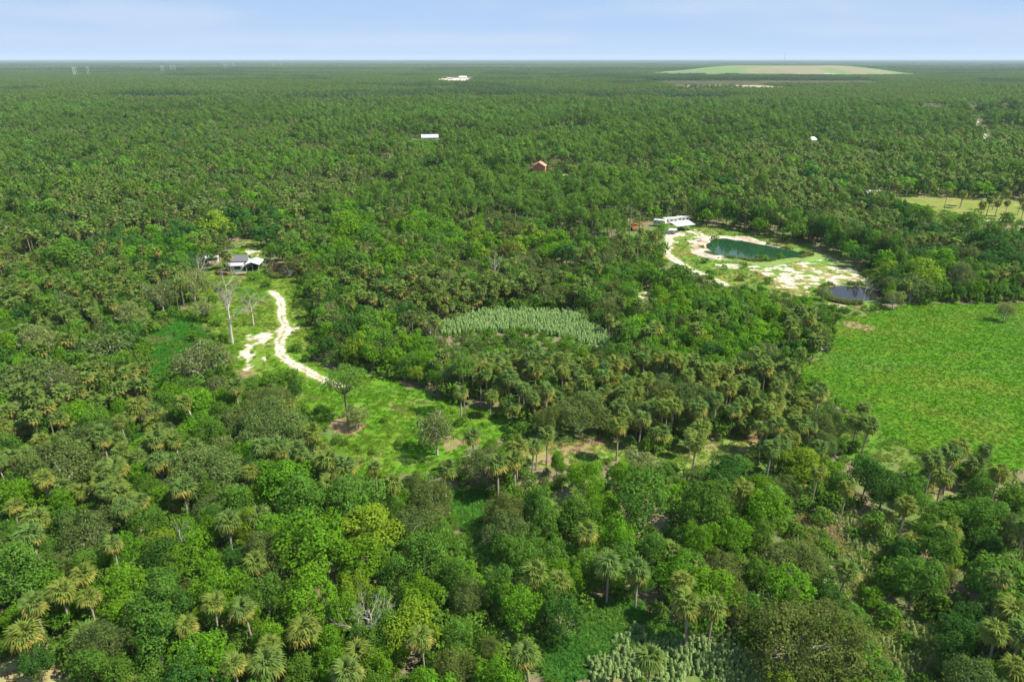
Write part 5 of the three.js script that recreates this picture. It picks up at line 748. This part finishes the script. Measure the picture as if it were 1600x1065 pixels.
{ const g = new THREE.Group(); boxAt('body', 13, 2.6, 3.6, 0, 1.9, 0, whitePaint, g); boxAt('roof', 13.4, 0.16, 4, 0, 3.28, 0, whitePaint, g); for (const wx of [-4.6, -2, 0.8, 3.4, 5.4]) boxAt('window', 1.1, 0.9, 0.06, wx, 2.1, 1.82, glassDark, g); boxAt('skirting', 13, 0.6, 3.5, 0, 0.3, 0, concrete, g); g.position.set(36, 0, -462); g.rotation.y = -0.05; top(g, 'mobile_home'); tag(g, 'long white mobile home in the woods near the brick house', 'mobile home'); }
house('white_barn', 'small white roofed barn in the palm woods beyond the pond', 'barn', [286.6, -680], 0.5, { w: 9, d: 7, h: 3.4, rise: 2, wall: whitePaint, roof: whitePaint, windows: [], door: 1 });
house('white_cottage', 'tiny white cottage far back in the woods', 'house', [216.6, -808], 0.2, { w: 8, d: 6, h: 3, rise: 1.8, wall: whitePaint, roof: whitePaint, windows: [-2], door: 1 });
house('tan_cottage', 'pale tan cottage beside the dry mown field', 'house', [209.4, -399], 0.1, { w: 9, d: 6, h: 2.8, rise: 1.6, wall: paint('tan wall', [0.6, 0.48, 0.36], 0.9), roof: concrete, windows: [-3, 2.6], door: 0 });
{ // palms on the mown field and the lane through it
  const r = rng(404), l = [[236, -372], [243, -370], [247, -376], [258, -366], [270, -374], [262, -352], [281, -368], [222, -395], [228, -397], [275, -384], [290, -380], [249, -350], [246, -352], [253, -349], [258, -343], [240, -348]];
  for (const [x, z] of l) { const p = { x, z, k: 'P', r: 2, sx: 0.95 + r() * 0.3, h: 6 + r() * 2.5, yaw: r() * 6, v: r(), tone: r(), d: 400, note: 'sabal palm standing in the open on the dry mown field' }; const g = buildPalm(p); g.userData.group = 'palms on the dry mown field'; }
  const g = new THREE.BufferGeometry(), p = [], idx = [];
  for (let i = 0; i <= 20; i++) { const x = 236 + i * 6, z = -338 - Math.sin(i * 0.3) * 1.2; p.push(x, 0.12, z - 1.6, x, 0.12, z + 1.6); if (i) { const k = i * 2; idx.push(k - 2, k - 1, k, k - 1, k + 1, k); } }
  g.setAttribute('position', new THREE.Float32BufferAttribute(p, 3)); g.setIndex(idx); g.computeVertexNormals();
  sheet('shell_lane', g, paint('crushed shell', [0.42, 0.4, 0.36], 1), 'pale grey lane along the dry mown field', 'lane');
}
{ // the sandy road cut through the far woods
  const p = [], idx = []; for (let i = 0; i <= 30; i++) { const z = -640 - i * 18, x = roadX(z) + noise(i * 0.4, 2) * 2; p.push(x - 2.3, 0.05, z, x + 2.3, 0.05, z); if (i) { const k = i * 2; idx.push(k - 2, k - 1, k, k - 1, k + 1, k); } }
  const g = new THREE.BufferGeometry(); g.setAttribute('position', new THREE.Float32BufferAttribute(p, 3)); g.setIndex(idx); g.computeVertexNormals();
  sheet('sand_road', g, paint('road sand', [0.4, 0.34, 0.26], 1), 'straight sandy road cut through the far woods', 'road');
}

// ---------------------------------------------------------------- the far country
const hill = { x: 1190, z: -3260, w: 760, d: 380, h: 45 };
const hillHeight = (x, z) => { const a = Math.abs((x - hill.x) / hill.w), b = Math.abs((z - hill.z) / hill.d), n = (fbm(x * 0.006, z * 0.006, 3) - 0.5) * 0.1; return hill.h * (1 - smooth(0.3, 1, Math.pow(Math.pow(a, 2.6) + Math.pow(b, 2.6), 1 / 2.6) + n)) * (0.92 + 0.16 * noise(x * 0.004, z * 0.004)); };
{
  const m = new Raw(), n = 120, k = 60, id = [];
  for (let i = 0; i <= n; i++) for (let j = 0; j <= k; j++) {
    const x = hill.x + (i / n * 2 - 1) * hill.w * 1.05, z = hill.z + (j / k * 2 - 1) * hill.d * 1.05, u = (x - hill.x) / hill.w, y = hillHeight(x, z);
    const bare = smooth(0.5, 0.62, fbm(x * 0.006 + 9, z * 0.012, 4) - Math.abs(u - 0.25) * 0.6 + 0.17), sand = Math.abs(y - (13 - u * 14)) < 6 && u > -0.05 && u < 0.8 ? 1 : 0;
    let c = mix3([0.075, 0.15, 0.035], [0.11, 0.155, 0.05], fbm(x * 0.02, z * 0.02, 3)); c = mix3(c, [0.18, 0.145, 0.09], bare * 0.8); c = mix3(c, [0.42, 0.34, 0.25], sand * smooth(0.35, 0.5, fbm(x * 0.012, z * 0.02, 3)));
    id.push(m.v(x, y - 0.4, z, c));
  }
  for (let i = 0; i < n; i++) for (let j = 0; j < k; j++) { const a = id[i * (k + 1) + j], b = id[(i + 1) * (k + 1) + j], c = id[(i + 1) * (k + 1) + j + 1], d = id[i * (k + 1) + j + 1]; m.t(a, c, b); m.t(a, d, c); }
  const g = m.geo(); g.computeVertexNormals();
  sheet('hill', g, plain('hill grass', [1, 1, 1], 1), 'broad flat-topped grassy hill with bare sandy slopes on the horizon', 'hill');
}
function field(name, pts, c, label) {
  const s = new THREE.Shape(spline(pts, 60).map((p) => new THREE.Vector2(p.x, -p.z)));
  sheet(name, new THREE.ShapeGeometry(s).rotateX(-Math.PI / 2).translate(0, 0.2, 0), paint(name, c, 1), label, 'field');
}
const FIELDS = { fallow: [[420, -1930], [560, -1900], [730, -1930], [745, -2185], [560, -2210], [405, -2180]], yard: [[-300, -2850], [-215, -2560], [-185, -2480], [-150, -2700], [-125, -2870], [-190, -3100], [-260, -2980]], glade: [[820, -2120], [1010, -2150], [1130, -2300], [900, -2260]] };
field('fallow_field', FIELDS.fallow, [0.26, 0.215, 0.13], 'tan fallow field before the dark pines below the hill');
field('sand_yard', FIELDS.yard, [0.4, 0.35, 0.27], 'bright sandy building yard alone in the far woods');
field('glade', FIELDS.glade, [0.28, 0.28, 0.13], 'pale glade among trees below the hill');
const fieldList = Object.values(FIELDS).map(prep), scrubLand = [prep([[380, -2200], [360, -1640], [680, -1640], [750, -2200]]), prep([[-270, -2560], [-200, -2060], [-120, -2060], [-120, -2700]]), prep([[780, -2300], [780, -1900], [1100, -1980], [1140, -2300]])];
house('far_warehouse', 'white building on the bright sandy yard in the far woods', 'building', [-195, -2900], 0.2, { w: 30, d: 16, h: 7, rise: 4, wall: whitePaint, roof: whitePaint, windows: [], door: 2 });
house('far_office', 'low white building at the end of the sandy yard', 'building', [-240, -2820], 0.1, { w: 22, d: 12, h: 5, rise: 2, wall: whitePaint, roof: metalRoof, windows: [], door: 2 });
{ // radio mast on the hill
  const g = new THREE.Group(); let m = new Raw();
  for (let k = 0; k < 3; k++) { const a = k * 2.094; m.tube([[Math.cos(a) * 1.0, 0, Math.sin(a) * 1.0, 0.22], [Math.cos(a) * 0.7, 60, Math.sin(a) * 0.7, 0.2]], 5, WHITE); }
  for (let i = 0; i < 30; i++) { const a = i * 2.094, b = a + 2.094; m.tube([[Math.cos(a) * 0.9, i * 2, Math.sin(a) * 0.9, 0.1], [Math.cos(b) * 0.9, i * 2 + 2, Math.sin(b) * 0.9, 0.1]], 3, WHITE); }
  part('lattice', m.geo(), plain('mast steel', [0.35, 0.35, 0.36], 0.6), g);
  boxAt('antenna', 2.6, 3, 2.6, 0, 54, 0, steel, g); boxAt('footing', 5, 1, 5, 0, 0, 0, concrete, g);
  g.position.set(1180, 40, -3200); top(g, 'radio_mast'); tag(g, 'thin lattice radio mast rising above the grassy hill', 'mast');
}
for (const [x, z] of [[-1746, -2938], [-1718, -2880], [-1697, -2938], [-1690, -2830], [-1669, -3498], [-1650, -3480], [-1687, -3636], [-1662, -3620], [-1770, -4530], [-1746, -4500], [-1802, -4763], [-1721, -5310], [-1661, -5300]]) {   // power line
  const g = new THREE.Group(), H = 46;
  for (const s of [-1, 1]) { const m = new Raw(); m.tube([[s * 3.2, 0, 0, 0.6], [s * 3.2, H, 0, 0.45]], 7, WHITE); part('pole', m.geo(), plain('pole', [0.42, 0.43, 0.44], 0.6), g); }
  boxAt('crossarm', 11, 0.35, 0.35, 0, H - 4, 0, steel, g);
  for (const ix of [-5, 0, 5]) { const q = part('insulator', new THREE.CylinderGeometry(0.22, 0.22, 2.6, 6), steel, g); q.position.set(ix, H - 5.6, 0); }
  g.position.set(x, 0, z); top(g, 'power_pylon'); tag(g, 'pale two-legged power pylon standing above the far woods', 'pylon', 'power pylons above the far woods');
}
// woods beyond a kilometre: tiles of canopy, coarser with distance
function canopyTile(seed, size, per, leaf, faces, kinds) {
  const r = rng(seed), m = new Raw(), n = Math.round((size * size) / per);
  for (let i = 0; i < n; i++) {
    const x = (r() - 0.5) * size, z = (r() - 0.5) * size, k = kinds[Math.floor(r() * kinds.length)], h = k.h * (0.8 + r() * 0.4), R = k.r * (0.75 + r() * 0.5), V = k.v, c0 = jitter(k.c, r, 0.2, 0.12);
    for (let f = 0; f < faces; f++) { const d = rndDir(r); if (d[1] < -0.3) d[1] *= -1; const w = rndDir(r), s = leaf * (0.7 + r() * 0.6); m.leaf(x + d[0] * R * 0.85, h + (d[1] - 0.8) * V, z + d[2] * R * 0.85, unit(d[0] + w[0] * 0.6, d[1] + 0.35 + w[1] * 0.6, d[2] + w[2] * 0.6), s, s * 0.75, r, jitter(c0, r, 0.15, 0.08)); }
  }
  return m.geo();
}
const kinds = { darkPineOrShade: { h: 17, r: 2.8, v: 4, c: [0.075, 0.13, 0.04] }, pine: { h: 16, r: 2.6, v: 4, c: [0.11, 0.178, 0.032] }, oak: { h: 12, r: 4.6, v: 3.4, c: [0.105, 0.145, 0.042] }, leafy: { h: 13, r: 3.6, v: 3.4, c: [0.105, 0.2, 0.03] }, palm: { h: 11, r: 2, v: 1.5, c: [0.15, 0.18, 0.05] } };
const T1 = 64, tilesA = [[2005, ['leafy', 'leafy', 'pine', 'palm']], [2001, ['pine', 'pine', 'pine', 'leafy']], [2002, ['pine', 'pine', 'oak']], [2003, ['oak', 'oak', 'leafy', 'palm']], [2004, ['pine', 'darkPineOrShade', 'oak']], [2006, ['darkPineOrShade']]].map(([s, k]) => canopyTile(s, T1 * 1.06, 22, 1.9, 16, k.map((n) => kinds[n])));
const T2 = 256, tilesB = [[2011, ['pine', 'leafy', 'leafy']], [2013, ['pine', 'pine']], [2012, ['pine', 'oak']], [2014, ['darkPineOrShade', 'oak']], [2015, ['darkPineOrShade']]].map(([s, k]) => canopyTile(s, T2 * 1.05, 70, 6, 5, k.map((n) => ({ ...kinds[n], r: kinds[n].r * 1.5 }))));  // darkest tiles stand in for far cloud shadows, put into the leaf colour
function tiled(name, label, geos, T, d0, d1, hw) {
  const l = [], r = rng(T);
  for (let z = -d0; z > -d1; z -= T) for (let x = -Math.ceil((hw(z - T)) / T) * T; x < hw(z - T); x += T) {
    const cx = x + T / 2, cz = z - T / 2;
    if (hillHeight(cx, cz) > 3 || inAny(fieldList, cx, cz) || (T < 100 && (inAny(fieldList, cx, cz + 30) || onRoad(cx, cz)))) continue;
    if (T > 100 && cz > -3900 && Math.abs(cx - hill.x) < hill.w + 200 && Math.abs(cz - hill.z) < hill.d + 150) continue;
    const pines = T < 100 ? fbm(cx * 0.0026 + 3, cz * 0.0045, 3) : fbm(cx * 0.0004 + 9, cz * 0.0011, 3), v = clamp(0.4 + (0.5 - pines) * 3 + (r() - 0.5) * 0.35, 0, 0.999);   // stands of one kind grow together; on the horizon dark ones paint cloud-shadow bands
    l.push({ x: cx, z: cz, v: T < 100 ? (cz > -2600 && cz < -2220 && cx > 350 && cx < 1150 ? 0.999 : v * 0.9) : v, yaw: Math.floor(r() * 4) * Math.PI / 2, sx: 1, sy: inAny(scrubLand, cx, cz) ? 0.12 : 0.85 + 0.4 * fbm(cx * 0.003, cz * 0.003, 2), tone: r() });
  }
  return mass(name, label, 'woods', l, geos, leafWhite, () => WHITE, treePlace);
}
tiled('far_woods', 'unbroken pine and oak woods a kilometre and more away', tilesA, T1, FAR_B - 6, FAR_B - 6 + T1 * 44, (z) => 60 + 0.72 * -z);
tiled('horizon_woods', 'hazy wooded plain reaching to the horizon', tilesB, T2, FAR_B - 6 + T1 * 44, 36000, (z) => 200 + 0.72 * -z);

renderer.render(scene, camera);
